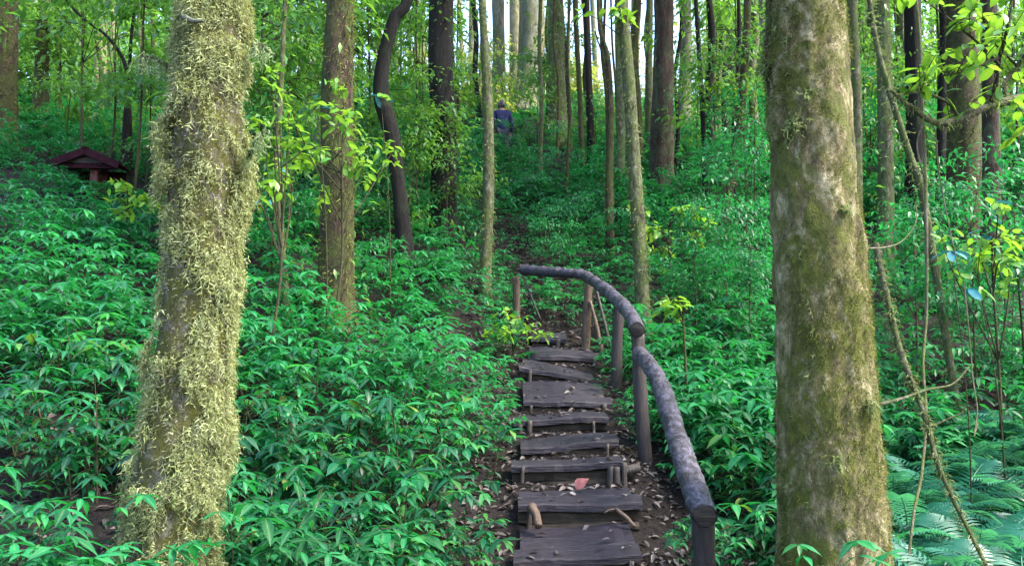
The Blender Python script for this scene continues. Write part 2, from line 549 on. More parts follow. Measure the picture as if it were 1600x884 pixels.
def sprigs(mb, P, N, length, width, spread, seg=3, side=3, down=.8, curl=.22):
    """small hanging moss sprigs: a thin drooping ribbon with side twigs, rooted at P with outward normals N"""
    n = len(P)
    P = np.asarray(P); N = np.asarray(N)
    L = length*(0.45+rng.random(n)*.95)
    rnd = np.clip(rng.random(n)*.35+.65*(.5+.5*np.sin(P[:, 0]*23+P[:, 2]*17+2.5*np.sin(P[:, 2]*33+P[:, 0]*27))), 0, 1)
    d = N*spread+rng.normal(0, .35, (n, 3))
    d /= np.linalg.norm(d, axis=1)[:, None]
    g = np.array([0, 0, -1.])
    pts = [P-N*.01]
    cur = P.copy(); dd = d.copy()
    for s in range(seg):
        dd = dd+g*down*(.35+.35*s)+rng.normal(0, curl, (n, 3))
        dd /= np.linalg.norm(dd, axis=1)[:, None]
        cur = cur+dd*(L/seg)[:, None]
        pts.append(cur.copy())
    pts = np.stack(pts, 1)
    side_v = np.cross(dd, N); side_v /= np.linalg.norm(side_v, axis=1)[:, None]+1e-9
    side_v = side_v+rng.normal(0, .5, (n, 3))
    side_v /= np.linalg.norm(side_v, axis=1)[:, None]
    w = width*(.6+.8*rng.random(n))
    prof = np.linspace(1, .25, seg+1)
    A = pts+side_v[:, None, :]*(w[:, None]*prof)[..., None]/2
    Bv = pts-side_v[:, None, :]*(w[:, None]*prof)[..., None]/2
    V = np.concatenate([A, Bv], 1)
    k = seg+1
    base = (np.arange(n)*2*k)[:, None, None]
    q = np.array([[i, i+1, k+i+1, k+i] for i in range(seg)])
    mb.add(V.reshape(-1, 3), Q=(q[None]+base).reshape(-1, 4), rnd=np.repeat(rnd, 2*k), rib=0.0)
    for s in range(side):
        i0 = 1+(s % seg)
        p0 = pts[:, i0]
        dv = side_v*(1 if s % 2 else -1)+rng.normal(0, .5, (n, 3))+g*.55*down+N*.25
        dv /= np.linalg.norm(dv, axis=1)[:, None]
        tip = p0+dv*(L*.30)[:, None]
        up = pts[:, i0-1]*.35+p0*.65
        ww = np.cross(dv, N)*w[:, None]*.36
        V = np.stack([p0-ww*.8, up+ww*.8, tip], 1)
        mb.add(V.reshape(-1, 3), T=(np.array([[0, 1, 2]])[None]+(np.arange(n)*3)[:, None, None]).reshape(-1, 3), rnd=np.repeat(np.clip(rnd+rng.normal(0, .08, n), 0, 1), 3), rib=0.0)


def clump(P, N, amp, f=5.0):
    """push moss roots outward in lumps"""
    k = np.array([max(0.0, mnoise.noise(Vector((p[0]*f, p[1]*f, p[2]*f*.7+5)))+.25*mnoise.noise(Vector((p[0]*f*3, p[1]*f*3, p[2]*f*2)))) for p in P])
    return P+N*(k*amp*(.3+.7*rng.random(len(P))))[:, None]-np.array([0, 0, 1.])*(k*amp*.5)[:, None]


def surf_points(path, rad, n, zmin=None, dens=None, disp=None):
    """random points and normals on a tube"""
    m = len(path)
    ti = rng.random(n*3 if dens else n)*(m-1.001)
    i = ti.astype(int); f = ti-i
    P = path[i]*(1-f)[:, None]+path[i+1]*f[:, None]
    R = rad[i]*(1-f)+rad[i+1]*f
    T = path[i+1]-path[i]
    T /= np.linalg.norm(T, axis=1)[:, None]
    a = rng.random(len(P))*2*PI
    ref = np.tile(np.array([1., 0, 0]), (len(P), 1))
    u = ref-T*np.sum(ref*T, 1)[:, None]; u /= np.linalg.norm(u, axis=1)[:, None]
    v = np.cross(T, u)
    N = np.cos(a)[:, None]*u+np.sin(a)[:, None]*v
    k = np.ones(len(P))
    Q = P+N*R[:, None]
    if disp is not None: Q = P+N*(R*np.array([disp(x) for x in Q]))[:, None]
    if dens:
        keep = np.array([dens(x, nn) for x, nn in zip(Q, N)]) > rng.random(len(Q))
        Q, N = Q[keep][:n], N[keep][:n]
    return Q, N


def tree_path(pts, widths, Y, ext=5.0, n=48, flare=.4):
    P = np.array([at(px, py, Y) for px, py in pts])
    R = np.array(widths, float)/2*Y/FPX
    g = float(ground(P[0][0], Y))
    if P[0][2] > g-.15:
        d = P[0]-P[1]
        k = (P[0][2]-(g-.15))/max(.2, -d[2]) if d[2] < 0 else 0
        k = min(k, 2.0)
        P = np.vstack([P[0]+np.array([d[0]*k, 0, -(P[0][2]-(g-.15))]), P]); R = np.concatenate([[R[0]*1.08], R])
    else:
        P = np.vstack([P[0], P[1:]])
    d = P[-1]-P[-2]; d /= np.linalg.norm(d)
    d = d*.6+np.array([0, 0, .4]); d /= np.linalg.norm(d)
    P = np.vstack([P, P[-1]+d*ext]); R = np.concatenate([R, [R[-1]*.75]])
    s = np.concatenate([[0], np.cumsum(np.linalg.norm(np.diff(P, axis=0), axis=1))])
    path = spline(P, n*3)
    ss = np.concatenate([[0], np.cumsum(np.linalg.norm(np.diff(path, axis=0), axis=1))])
    tt = np.linspace(0, ss[-1], n)
    path = np.stack([np.interp(tt, ss, path[:, k]) for k in range(3)], -1)
    rad = np.interp(tt/tt[-1], s/s[-1], R)
    rad = rad*(1+flare*np.exp(-np.maximum(path[:, 2]-g, 0)/.22))
    return path, rad, np.array([path[0][0], Y, g])


def bark_disp(seed, amp, fx=6.0, fz=1.5, lump=.06):
    o = Vector((seed*3.1, seed*1.7, seed*.9))

    def f(v):
        a = mnoise.fractal(Vector((v[0]*fx, v[1]*fx, v[2]*fz))+o, 1.0, 2.0, 4)
        b2 = mnoise.noise(Vector((v[0]*1.5, v[1]*1.5, v[2]*1.2))+o)
        return 1+amp*a+lump*b2
    return f


TREES = []


def tree(name, label, pts, widths, mat, Y=None, lift=.3, moss=0, mossmat=None, mlen=.06, seg=14, n=44, group=None, ext=5.0, amp=.06, climb=0, leafmat=None, cat='tree', flare=.35):
    if Y is None: Y = hit(pts[0][0], pts[0][1], lift)
    path, rad, base = tree_path(pts, widths, Y, ext, n, flare)
    root = thing(name, label, cat, base, group)
    disp = bark_disp(len(TREES)+1, amp, 6 if rad[0] > .1 else 14)
    mb = MB().add(*tube(path, rad, seg, disp))
    part('trunk', mb, mat, root)
    if moss:
        P, N = surf_points(path, rad, moss, dens=lambda x, nn: .25+.75*(mnoise.noise(Vector((x[0]*4, x[1]*4, x[2]*2.2))) > -.1))
        mm = MB()
        sprigs(mm, P, N, mlen, .010*Y/9+.003, .8, 2, 2)
        part('moss', mm, mossmat or M_MOSS3, root, 'stuff')
    if climb:
        P, N = surf_points(path, rad, climb, dens=lambda x, nn: max(.05, .5+1.2*mnoise.noise(Vector((x[0]*2, x[1]*2+7, x[2]*1.1+len(TREES))))))
        P = P+N*(rng.random(len(P))**1.5*.28)[:, None]
        mm = MB()
        yw = np.arctan2(N[:, 1], N[:, 0])+rng.normal(0, .9, len(P))
        scatter_leaves(mm, LV2, P, yw, rng.normal(.35, .45, len(P)), rng.normal(0, .4, len(P)), rng.uniform(.06, .15, len(P)))
        part('climbing_foliage', mm, leafmat or M_SAP, root, 'stuff')
    TREES.append((root, path, rad, Y))
    return root, path, rad, Y


LV0 = leaf(0); LV0b = leaf(0, .40, .35, .2); LV0c = leaf(0, .30, .12, .35)
LV1 = leaf(1, .36); LV2 = leaf(2, .40)

# the two big foreground trunks -----------------------------------------------------------------
# left: leaning trunk hung with long pale moss
YL = 4.5
pathL, radL, baseL = tree_path([(258, 884), (282, 700), (306, 500), (318, 300), (326, 120), (332, -40)], [128, 118, 108, 104, 102, 96], YL, 5, 150, .15)
rootL = thing('mossy_tree', 'leaning foreground trunk shaggy with long pale yellow-green hanging moss', 'tree', baseL)
dL = bark_disp(2.3, .07, 7, 3, .10)
part('trunk', MB().add(*tube(pathL, radL, 56, dL)), B_LEFT, rootL)
zt = at(330, -140, YL)[2]


def densL(x, nn):
    if x[2] > zt+.1: return 0
    k = mnoise.noise(Vector((x[0]*4.5, x[1]*4.5, x[2]*3.2+3)))+.8*mnoise.noise(Vector((x[0]*11, x[1]*11, x[2]*8)))
    e = .30*abs(nn[0])
    return min(1, max(.03, 0.40+2.5*k+e))


P, N = surf_points(pathL, radL, 34000, dens=densL, disp=dL)
P = clump(P, N, .12)
mm = MB()
h_ = len(P)//2
sprigs(mm, P[:h_], N[:h_], .085, .0021, .6, 5, 7, 1.5, .5)
sprigs(mm, P[h_:], N[h_:], .045, .0021, .9, 3, 6, .9, .5)
part('hanging_moss', mm, M_MOSS, rootL, 'stuff')
P, N = surf_points(pathL, radL, 14000, dens=lambda x, nn: densL(x, nn)*.8+.05, disp=dL)
mm = MB()
sprigs(mm, P, N, .028, .0035, 1.3, 2, 3, .4)
part('moss_cushion', mm, M_MOSS, rootL, 'stuff')
P, N = surf_points(pathL, radL, 6000, dens=lambda x, nn: .3+max(0, .5-densL(x, nn)), disp=dL)
mm = MB()
sprigs(mm, P, N, .016, .006, 1.2, 2, 2, .3)
part('grey_lichen', mm, M_LICH, rootL, 'stuff')
# ropes of moss hanging off the sides at the top, on short dead branchlets
for (bx, by, ex, ey, dy, nm) in ((262, 105, 214, 92, -.1, 150), (395, 75, 420, 82, -.1, 120), (388, 250, 412, 205, -.15, 150), (262, 200, 244, 190, -.1, 110)):
    a, e = at(bx, by, YL-.05), at(ex, ey, YL+dy)
    p = spline([a, (a+e)/2+np.array([0, 0, .03]), e], 8)
    part('branchlet', MB().add(*tube(p, np.linspace(.014, .005, 8), 7)), B_GREEN, rootL)
    k = rng.random(nm)
    i = (k*6.99).astype(int)
    P = p[i]*(1-(k*6.99-i))[:, None]+p[i+1]*(k*6.99-i)[:, None]+rng.normal(0, .007, (nm, 3))
    N = rng.normal(0, 1, (nm, 3)); N /= np.linalg.norm(N, axis=1)[:, None]
    P, N = P[::2], N[::2]
    mm = MB(); sprigs(mm, P, N, .075, .0026, .5, 4, 6, 1.6)
    part('moss_beard', mm, M_BEARD, rootL, 'stuff')
# broken pale snag near the top
a = at(286, 26, YL-.19); e = at(318, 33, YL-.26)
part('broken_snag', MB().add(*tube(spline([a, (a+e)/2+np.array([0, 0, -.012]), e], 8), np.linspace(.016, .008, 8), 9)), B_PALE, rootL)

# right: thick trunk with short moss
YR = 5.0
pathR, radR, baseR = tree_path([(1302, 884), (1294, 700), (1284, 500), (1272, 300), (1262, 120), (1254, -40)], [166, 154, 144, 134, 122, 114], YR, 4, 300, .12)
rootR = thing('mossy_tree', 'thick foreground trunk with pale bark under short olive moss, right of handrail', 'tree', baseR)
dR = bark_disp(5.1, .08, 10, 4, .08)


def dR2(v):
    o_ = Vector((3.3, 8.1, 1.2))
    fine = mnoise.fractal(Vector((v[0]*38, v[1]*38, v[2]*15))+o_, 1.0, 2.0, 3)
    rdg = 1-abs(mnoise.noise(Vector((v[0]*14, v[1]*14, v[2]*4.5))+o_))*2
    return dR(v)+.016*fine-.03*max(0, rdg-.55)


part('trunk', MB().add(*tube(pathR, radR, 112, dR2)), B_RIGHT, rootR)
ztR = at(1255, -140, YR)[2]


def densR(x, nn):
    if x[2] > ztR: return 0
    k = mnoise.noise(Vector((x[0]*3, x[1]*3, x[2]*1.6+9)))+.6*mnoise.noise(Vector((x[0]*10, x[1]*10, x[2]*6)))
    return min(1, max(.02, .38+1.5*k+.3*max(0, abs(nn[0])-.5)))


P, N = surf_points(pathR, radR, 26000, dens=densR, disp=dR)
P = clump(P, N, .03, 7)
mm = MB()
sprigs(mm, P, N, .017, .0045, .9, 2, 3, .9)
part('short_moss', mm, M_MOSS2, rootR, 'stuff')
P, N = surf_points(pathR, radR, 1500, dens=lambda x, nn: densR(x, nn)*max(0, -nn[0]-.25), disp=dR)
mm = MB()
sprigs(mm, P, N, .07, .008, .8, 3, 4, .8)
part('hanging_moss', mm, M_MOSS3, rootR, 'stuff')
# knobs and small tufts of leafy epiphytes
for (px, py, s) in ((1218, 92, 1.0), (1262, 150, .8), (1246, 190, 1.1), (1352, 632, .9), (1300, 720, .8), (1316, 330, .7)):
    a = at(px, py, YR-.2)
    i = np.argmin(np.abs(pathR[:, 2]-a[2]))
    c = pathR[i]
    dv = np.array([a[0]-c[0], 0, 0]); dv[1] = -math.sqrt(max(.0004, radR[i]**2-dv[0]**2))
    nn = dv/np.linalg.norm(dv)
    p = c+nn*radR[i]
    k = int(60*s)
    mm = MB()
    sprigs(mm, p+rng.normal(0, .022*s, (k, 3)), np.tile(nn, (k, 1)), .07*s, .010, .8, 3, 3, .7)
    part('moss_tuft', mm, M_MOSS3, rootR, 'stuff')
# dark climbing root clasping the left flank of the trunk
pl = [(pathR[i]+np.array([-radR[i]*.96, -.05, 0])) for i in range(8, 260, 20)]
pl = [p+np.array([.018*math.sin(k*1.7)+.02, .03*math.cos(k*2.1)+.03, 0]) for k, p in enumerate(pl)]
pl = pl[4:]
o = part('clasping_root', MB().add(*tube(spline(pl, 60), np.linspace(.03, .036, 60), 10, bark_disp(8, .3, 20, 6, .3))), B_BROWN, rootR)

# mid-ground and far trunks ---------------------------------------------------------------------
tree('tree', 'thick dark mossy trunk cut by the left edge of the photo', [(4, 215), (8, 100), (12, -20)], [44, 36, 34], B_BROWN, moss=900, mossmat=M_MOSS2)
tree('tree', 'brown mossy trunk behind shelter, second from the left edge', [(64, 185), (66, 90), (70, -20)], [25, 20, 21], B_BROWN, moss=600, mossmat=M_MOSS2)
tree('slender_tree', 'thin dark leaning stem right behind the small roofed shelter', [(194, 250), (197, 180), (198, 110), (170, 60), (120, 20), (80, -40)], [12, 9, 7, 5, 4, 3], B_DARK, ext=1.5)
tree('slender_tree', 'thin dark stem close beside the shelter stem, leaning to the right', [(204, 245), (202, 150), (205, 60), (215, -20)], [8, 6, 5, 5], B_DARK, ext=2)
tree('slender_tree', 'thin grey stem next to the left edge of the shaggy leaning trunk', [(240, 190), (240, 100), (236, -20)], [8, 6, 6], B_BROWN, ext=2)
tree('tree', 'pale far trunk standing in sunlit leaves above the roofed shelter', [(155, 150), (157, 60), (160, -20)], [22, 18, 18], B_FAR, Y=25)
tree('tree', 'thin pale far trunk beyond the leaves, left of shaggy trunk', [(172, 150), (175, 60), (176, -20)], [10, 9, 9], B_FAR, Y=27)
tree('tree', 'stout mossy brown trunk with leafy shrub in front, right of shaggy trunk', [(525, 470), (527, 300), (526, 150), (532, -20)], [56, 50, 48, 46], B_BROWN, moss=2600, mossmat=M_MOSS2, seg=24, n=70, amp=.12, climb=160)
tree('tree', 'grey trunk half hidden behind the stout mossy brown trunk', [(492, 250), (486, 120), (478, -20)], [28, 26, 24], B_PALE, Y=17, climb=250)
tree('bent_tree', 'nearly black trunk bending to the right near its top', [(632, 390), (624, 300), (612, 210), (596, 150), (600, 90), (620, 20), (648, -30)], [28, 23, 25, 26, 22, 19, 17], B_DARK, seg=20, n=70)
tree('tree', 'dark trunk wrapped in leafy climbers left of the thin pole trunk', [(692, 350), (694, 230), (688, 100), (690, -20)], [44, 40, 40, 38], B_DARK, climb=900, moss=300, mossmat=M_MOSS2)
tree('slender_tree', 'thin mossy sapling stem just right of the shaggy foreground trunk', [(446, 460), (436, 330), (434, 230), (440, 120), (446, -20)], [13, 11, 11, 8, 7], B_GREEN, moss=250, climb=120, ext=2)
tree('slender_tree', 'straight pale mossy pole trunk left of the person', [(758, 430), (763, 300), (762, 160), (756, 50), (753, -20)], [18, 18, 17, 12, 12], B_GREEN, moss=900)
tree('tree', 'pale grey trunk on the hilltop just above the person', [(780, 140), (779, 60), (778, -20)], [21, 20, 20], B_PALE, Y=30)
tree('tree', 'broad pale trunk on the hilltop, right of the one above the person', [(822, 150), (828, 60), (828, -20)], [38, 29, 27], B_PALE, Y=29.5, moss=300)
tree('tree', 'mossy trunk with leafy climbers on the crest, upper centre', [(872, 215), (870, 120), (868, -20)], [34, 26, 24], B_GREEN, climb=700, moss=200)
tree('tree', 'dark grey trunk pressed against the climber-covered crest trunk', [(884, 200), (879, 80), (872, -20)], [12, 14, 13], B_DARK, Y=25.5)
tree('slender_tree', 'thin brown stem, left one of a close pair above the handrail', [(910, 262), (906, 150), (900, 40), (898, -20)], [9, 8, 8, 8], B_BROWN)
tree('slender_tree', 'thin straight black-green stem, right one of a close pair above the handrail', [(924, 240), (919, 100), (915, -20)], [13, 11, 12], B_DARK)
tree('slender_tree', 'thin wavy mossy stem rising behind the top of the handrail', [(953, 385), (952, 280), (954, 180), (950, 90), (938, 50), (934, -20)], [14, 13, 11, 8, 7, 6], B_BROWN, moss=250)
tree('slender_tree', 'pale green mossy trunk rising just behind the handrail bend', [(1006, 520), (1000, 400), (992, 270), (984, 150), (975, 40), (972, -20)], [24, 23, 21, 20, 19, 18], B_GREEN, moss=1400, seg=18, n=64, lift=.1)
tree('slender_tree', 'greenish slim trunk left behind the pale handrail trunk', [(969, 300), (970, 180), (967, 60), (966, -20)], [14, 14, 13, 12], B_GREEN, moss=250)
tree('slender_tree', 'dark slim trunk leaning away right of the pale handrail trunk', [(1000, 270), (994, 150), (990, 80), (997, -20)], [14, 16, 15, 12], B_BROWN, moss=250)
tree('tree', 'thick straight red-brown trunk in the upper centre right', [(1033, 285), (1036, 150), (1037, 40), (1037, -20)], [40, 34, 30, 30], B_RED, seg=20, n=60, amp=.09, climb=120)
tree('tree', 'greenish trunk touching the left side of thick red-brown trunk', [(1016, 275), (1014, 120), (1015, -20)], [16, 12, 11], B_GREEN, climb=120, Y=21.5)
tree('slender_tree', 'thin dark wavy liana stem right beside thick red-brown trunk', [(1056, 262), (1060, 190), (1054, 120), (1064, 50), (1062, -20)], [7, 7, 6, 6, 5], B_DARK, ext=2)
tree('tree', 'pale grey trunk on the crest right of thick red-brown trunk', [(1066, 200), (1072, 100), (1070, -20)], [26, 20, 19], B_PALE, Y=26)
tree('slender_tree', 'thin dark stem with few leaves, midway to the thick right trunk', [(1103, 312), (1098, 180), (1092, 80), (1086, -20)], [9, 8, 7, 7], B_DARK, climb=60, ext=2)
tree('tree', 'blue-grey straight trunk on the crest left of the leaning mossy one', [(1131, 200), (1130, 100), (1128, -20)], [15, 13, 13], B_DARK, climb=120, Y=24)
tree('slender_tree', 'mossy stem leaning to the right, close to the thick right trunk', [(1132, 332), (1146, 250), (1158, 170), (1166, 60), (1168, -20)], [18, 16, 14, 12, 11], B_BROWN, moss=500)
tree('tree', 'slim grey-green trunk right behind the thick right foreground trunk', [(1336, 335), (1338, 180), (1334, 60), (1330, -20)], [22, 18, 16, 16], B_GREEN, climb=200)
tree('tree', 'mossy grey trunk in tangle, first clear of thick right trunk', [(1384, 400), (1384, 250), (1382, 120), (1378, -20)], [28, 24, 23, 22], B_GREEN, climb=350, moss=300)
tree('tree', 'black trunk in the tangle behind the long hanging vine', [(1428, 345), (1430, 230), (1428, 120), (1424, -20)], [32, 28, 26, 24], B_DARK, climb=250)
tree('tree', 'slim dark trunk left beside the broad mossy brown trunk', [(1470, 350), (1472, 200), (1476, 80), (1474, -20)], [18, 16, 15, 15], B_DARK, climb=150)
tree('tree', 'broad mossy brown trunk under the leafy limb at right', [(1506, 400), (1507, 300), (1505, 150), (1502, -20)], [58, 52, 48, 46], B_BROWN, moss=1300, mossmat=M_MOSS2, seg=24, n=60)
tree('tree', 'brown trunk right beside the broad mossy one below the leafy limb', [(1545, 420), (1549, 300), (1548, 150), (1545, -20)], [30, 27, 25, 24], B_RED, moss=350, mossmat=M_MOSS2)
tree('slender_tree', 'long mossy stem slanting down right across the tangle', [(1446, 330), (1420, 240), (1392, 150), (1372, 80), (1356, -20)], [12, 11, 10, 9, 8], B_GREEN, Y=9.0, moss=600, ext=2, mlen=.08)
SHORT = [(4, 'the trunk at the left edge'), (66, 'the brown shelter trunk'), (200, 'the stem behind the shelter'), (320, 'the shaggy mossy trunk'), (436, 'the thin mossy sapling stem'),
         (528, 'the stout mossy brown trunk'), (605, 'the bent black trunk'), (690, 'the climber-wrapped dark trunk'), (758, 'the pale pole trunk'), (825, 'the broad pale hilltop trunk'), (874, 'the climber-covered crest trunk'),
         (915, 'the thin pair of stems'), (980, 'the pale handrail trunk'), (1036, 'the thick red-brown trunk'), (1096, 'the thin dark leafy stem'), (1150, 'the leaning mossy stem'), (1260, 'the thick foreground trunk'),
         (1336, 'the slim grey-green trunk'), (1384, 'the mossy grey trunk in the tangle'), (1428, 'the black trunk behind the vine'), (1506, 'the broad mossy brown trunk'), (1548, 'the brown trunk under the leafy limb'), (1600, 'the right edge')]


def near_label(what, px, py, cuts, words):
    sx, sn = min(SHORT, key=lambda q_: abs(q_[0]-px))
    side = 'left of' if px < sx-7 else ('right of' if px > sx+7 else 'before')
    lvl_ = words[sum(py > c_ for c_ in cuts)]
    return f'{what} {lvl_}, {side} {sn}'


fg = 'far trunks along the bright crest'
fr = random.Random(5)
for k in range(80):
    px = fr.uniform(560, 1460) if k < 56 else fr.choice([fr.uniform(-20, 480), fr.uniform(1320, 1620)])
    Y = fr.uniform(29, 46)
    wd = fr.choice([5, 6, 8, 9, 12, 15, 20])
    lean = fr.uniform(-10, 10)
    tree('far_tree', near_label('far trunk on the crest', px, wd, (6, 10), ('very thin', 'slim', 'thicker')), [(px, 190), (px+lean*.5, 80), (px+lean, -20)], [wd*1.2, wd, wd*.95], fr.choice([B_FAR, B_FAR, B_PALE, B_GREEN, B_BROWN]), Y=Y, seg=9, n=20, group=fg, amp=.08)

for k in range(34):
    px = fr.choice([fr.uniform(1085, 1190), fr.uniform(1330, 1600), fr.uniform(1330, 1600), fr.uniform(640, 760), fr.uniform(840, 1010), fr.uniform(400, 490), fr.uniform(80, 235)])
    Y = fr.uniform(17, 27)
    wd = fr.choice([4, 5, 6, 7, 9, 12])
    lean = fr.uniform(-16, 16)
    wob = fr.uniform(-5, 5)
    by = 563-FPX*(float(ground((px-800)/FPX*Y, Y))+.3-1.5)/Y
    tree('slender_tree', near_label('thin stem on the upper slope', px, wd, (5.5, 8), ('spindly', 'dark', 'sturdier')), [(px, by), (px+lean*.4+wob, by*.6), (px+lean*.7-wob, by*.3), (px+lean, -20)], [wd*1.2, wd, wd*.95, wd*.85], fr.choice([B_DARK, B_BROWN, B_BROWN, B_GREEN]), Y=Y, seg=9, n=26, group='thin stems on the upper slope', amp=.1, ext=2)

# ------------------------------------------------------------------ saplings and leafy shrubs
def crown_mesh(n, rx, rz, lsize, seed, clumps=14, lv=LV2):
    r = np.random.default_rng(seed)
    cc = r.normal(0, .48, (clumps, 3))
    P = cc[r.integers(0, clumps, n)]+r.normal(0, .17, (n, 3))*np.array([1.3, 1.3, .55])
    P = P*np.array([rx, rx, rz])
    mb = MB()
    yw = np.arctan2(P[:, 1], P[:, 0])+r.normal(0, 1.0, n)
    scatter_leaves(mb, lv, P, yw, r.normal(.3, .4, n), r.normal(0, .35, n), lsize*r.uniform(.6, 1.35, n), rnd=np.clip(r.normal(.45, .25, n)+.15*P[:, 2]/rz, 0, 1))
    return mb, cc*np.array([rx, rx, rz])


CROWN = []
for k in range(7):
    nb = (1100, 900, 1250, 800, 1000, 1300, 700)[k]
    cmb, cc = crown_mesh(nb, .95, (.8, 1.2, .7, 1.4, 1.0, .9, 1.3)[k], .135, 50+k, (12, 16, 14, 12, 18, 16, 9)[k])
    smb = MB()
    H = 1.6
    top = np.array([0, 0, .5])
    bot = np.array([.1*math.sin(k*2), .05, -H])
    trunk_p = spline([bot, np.array([.05*math.cos(k*3), 0, -H/2]), np.array([0, 0, 0]), top], 14)
    smb.add(*tube(trunk_p, np.linspace(.022, .006, 14), 7))
    for c in cc:
        s = trunk_p[random.randint(6, 12)]
        smb.add(*tube(spline([s, (s+c)/2+np.array([0, 0, .06]), c], 6), np.linspace(.007, .002, 6), 5))
    CROWN.append((cmb, smb))
CMESH = {}
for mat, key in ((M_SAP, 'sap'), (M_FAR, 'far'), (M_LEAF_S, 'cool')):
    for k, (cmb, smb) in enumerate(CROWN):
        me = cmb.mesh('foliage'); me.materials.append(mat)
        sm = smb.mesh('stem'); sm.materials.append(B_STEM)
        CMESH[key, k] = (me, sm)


def sapling(px, py, Y, size, key, label, group, name='sapling'):
    P = at(px, py, Y)
    k = fr.randrange(7)
    g = float(ground(P[0], Y))
    root = thing(name, label, name, (P[0], Y, g), group, fr.uniform(0, 6.28))
    me, sm = CMESH[key, k]
    h = P[2]-g
    for nm, mesh in (('foliage', me), ('stem', sm)):
        o = link(nm, mesh, None, root)
        o.location = (0, 0, h)
        o.scale = (size, size, size)
        if nm == 'stem': o.scale = (size, size, max(size, (h+.2)/1.6))
        else: o['kind'] = 'stuff'
    return root


gl = 'leafy saplings on the upper left slope'
for (px, py, Y, s) in ((20, 30, 15, 1.3), (95, 60, 14, 1.2), (130, 20, 16, 1.4), (180, 70, 15, 1.2), (225, 20, 14, 1.2), (60, 130, 17, 1.1), (110, 150, 18, 1.0), (235, 150, 15, .9), (30, 200, 15, .7),
                       (410, 40, 12, 1.2), (430, 120, 11, 1.0), (470, 60, 13, 1.2), (450, 190, 11, .8), (410, 170, 12, .9), (560, 90, 15, 1.1), (575, 30, 16, 1.4), (565, 210, 15, .8)):
    if px < 100: Y, s = Y+6, s*1.25
    sapling(px, py, Y, s, 'sap', near_label('fresh green sapling', px, py, (50, 110, 180), ('top of the view', 'high up', 'mid height', 'low')), gl)
gm = 'leafy saplings between the upper trunks'
for (px, py, Y, s) in ((650, 40, 16, 1.2), (660, 120, 15, 1.0), (655, 200, 14, .8), (715, 60, 18, 1.2), (690, 130, 19, .9), (700, 250, 14, .7), (640, 280, 13, .6), (706, 215, 20, .5), (850, 110, 25, 1.0), (840, 170, 24, .9), (930, 190, 22, .8), (880, 70, 26, 1.0)):
    sapling(px, py, Y, s, 'sap', near_label('leafy sapling', px, py, (60, 125, 185), ('top of the view', 'high up', 'mid height', 'low')), gm)
gr = 'leafy saplings on the upper right slope'
for (px, py, Y, s) in ((1090, 160, 20, .9), (1120, 90, 22, 1.3), (1150, 30, 20, 1.3), (1160, 150, 17, 1.0), (1180, 230, 14, .8), (1110, 240, 18, .8), (1165, 320, 13, .8), (1350, 90, 16, 1.1), (1360, 220, 14, .9), (1400, 60, 15, 1.2), (1380, 310, 12, .8),
                       (1450, 250, 12, .8), (1400, 180, 14, .9), (1580, 300, 13, 1.1), (1590, 220, 15, 1.2), (1560, 360, 11, .8), (1470, 330, 11, .7), (1430, 430, 10, .7), (1520, 430, 9, .6), (1590, 430, 9, .8), (1520, 100, 14, 1.3), (1590, 100, 14, 1.3)):
    if px > 1320 and py < 330: Y, s = Y+4.5, s*1.2
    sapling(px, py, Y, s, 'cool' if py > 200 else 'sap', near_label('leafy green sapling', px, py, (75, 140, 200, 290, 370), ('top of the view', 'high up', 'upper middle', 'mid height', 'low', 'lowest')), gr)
gs_ = 'low leafy bushes on the upper slope'
for (px, py, Y, s) in ((1085, 395, 11.5, .5), (1135, 375, 12, .6), (1172, 420, 10.5, .5), (1062, 325, 14, .5), (900, 325, 15, .5), (858, 375, 13.5, .4), (940, 292, 17, .6), (832, 288, 18, .5), (1120, 295, 15, .6), (985, 350, 14, .4), (880, 250, 19, .6),
                       (600, 425, 12, .45), (680, 415, 12.5, .45), (565, 325, 13.5, .6), (462, 330, 12, .6), (720, 330, 15, .5), (650, 340, 14, .5), (776, 216, 20.8, .36), (798, 220, 20.6, .36)):
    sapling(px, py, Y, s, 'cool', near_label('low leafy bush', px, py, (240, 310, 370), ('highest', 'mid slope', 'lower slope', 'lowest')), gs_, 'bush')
gf = 'sunlit saplings along the crest'
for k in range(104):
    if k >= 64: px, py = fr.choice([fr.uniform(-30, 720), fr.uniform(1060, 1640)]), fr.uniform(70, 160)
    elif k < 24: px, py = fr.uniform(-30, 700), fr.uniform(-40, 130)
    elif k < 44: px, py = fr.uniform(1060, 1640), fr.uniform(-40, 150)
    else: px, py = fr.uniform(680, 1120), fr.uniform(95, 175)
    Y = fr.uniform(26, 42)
    sapling(px, py, Y, fr.uniform(1.4, 2.6) if k < 44 else fr.uniform(.9, 1.6), 'far' if 660 < px < 1150 else 'sap', near_label('far leafy sapling', px, py, (0, 60, 110), ('cropped at top', 'top of the view', 'high up', 'on the crest')), gf)

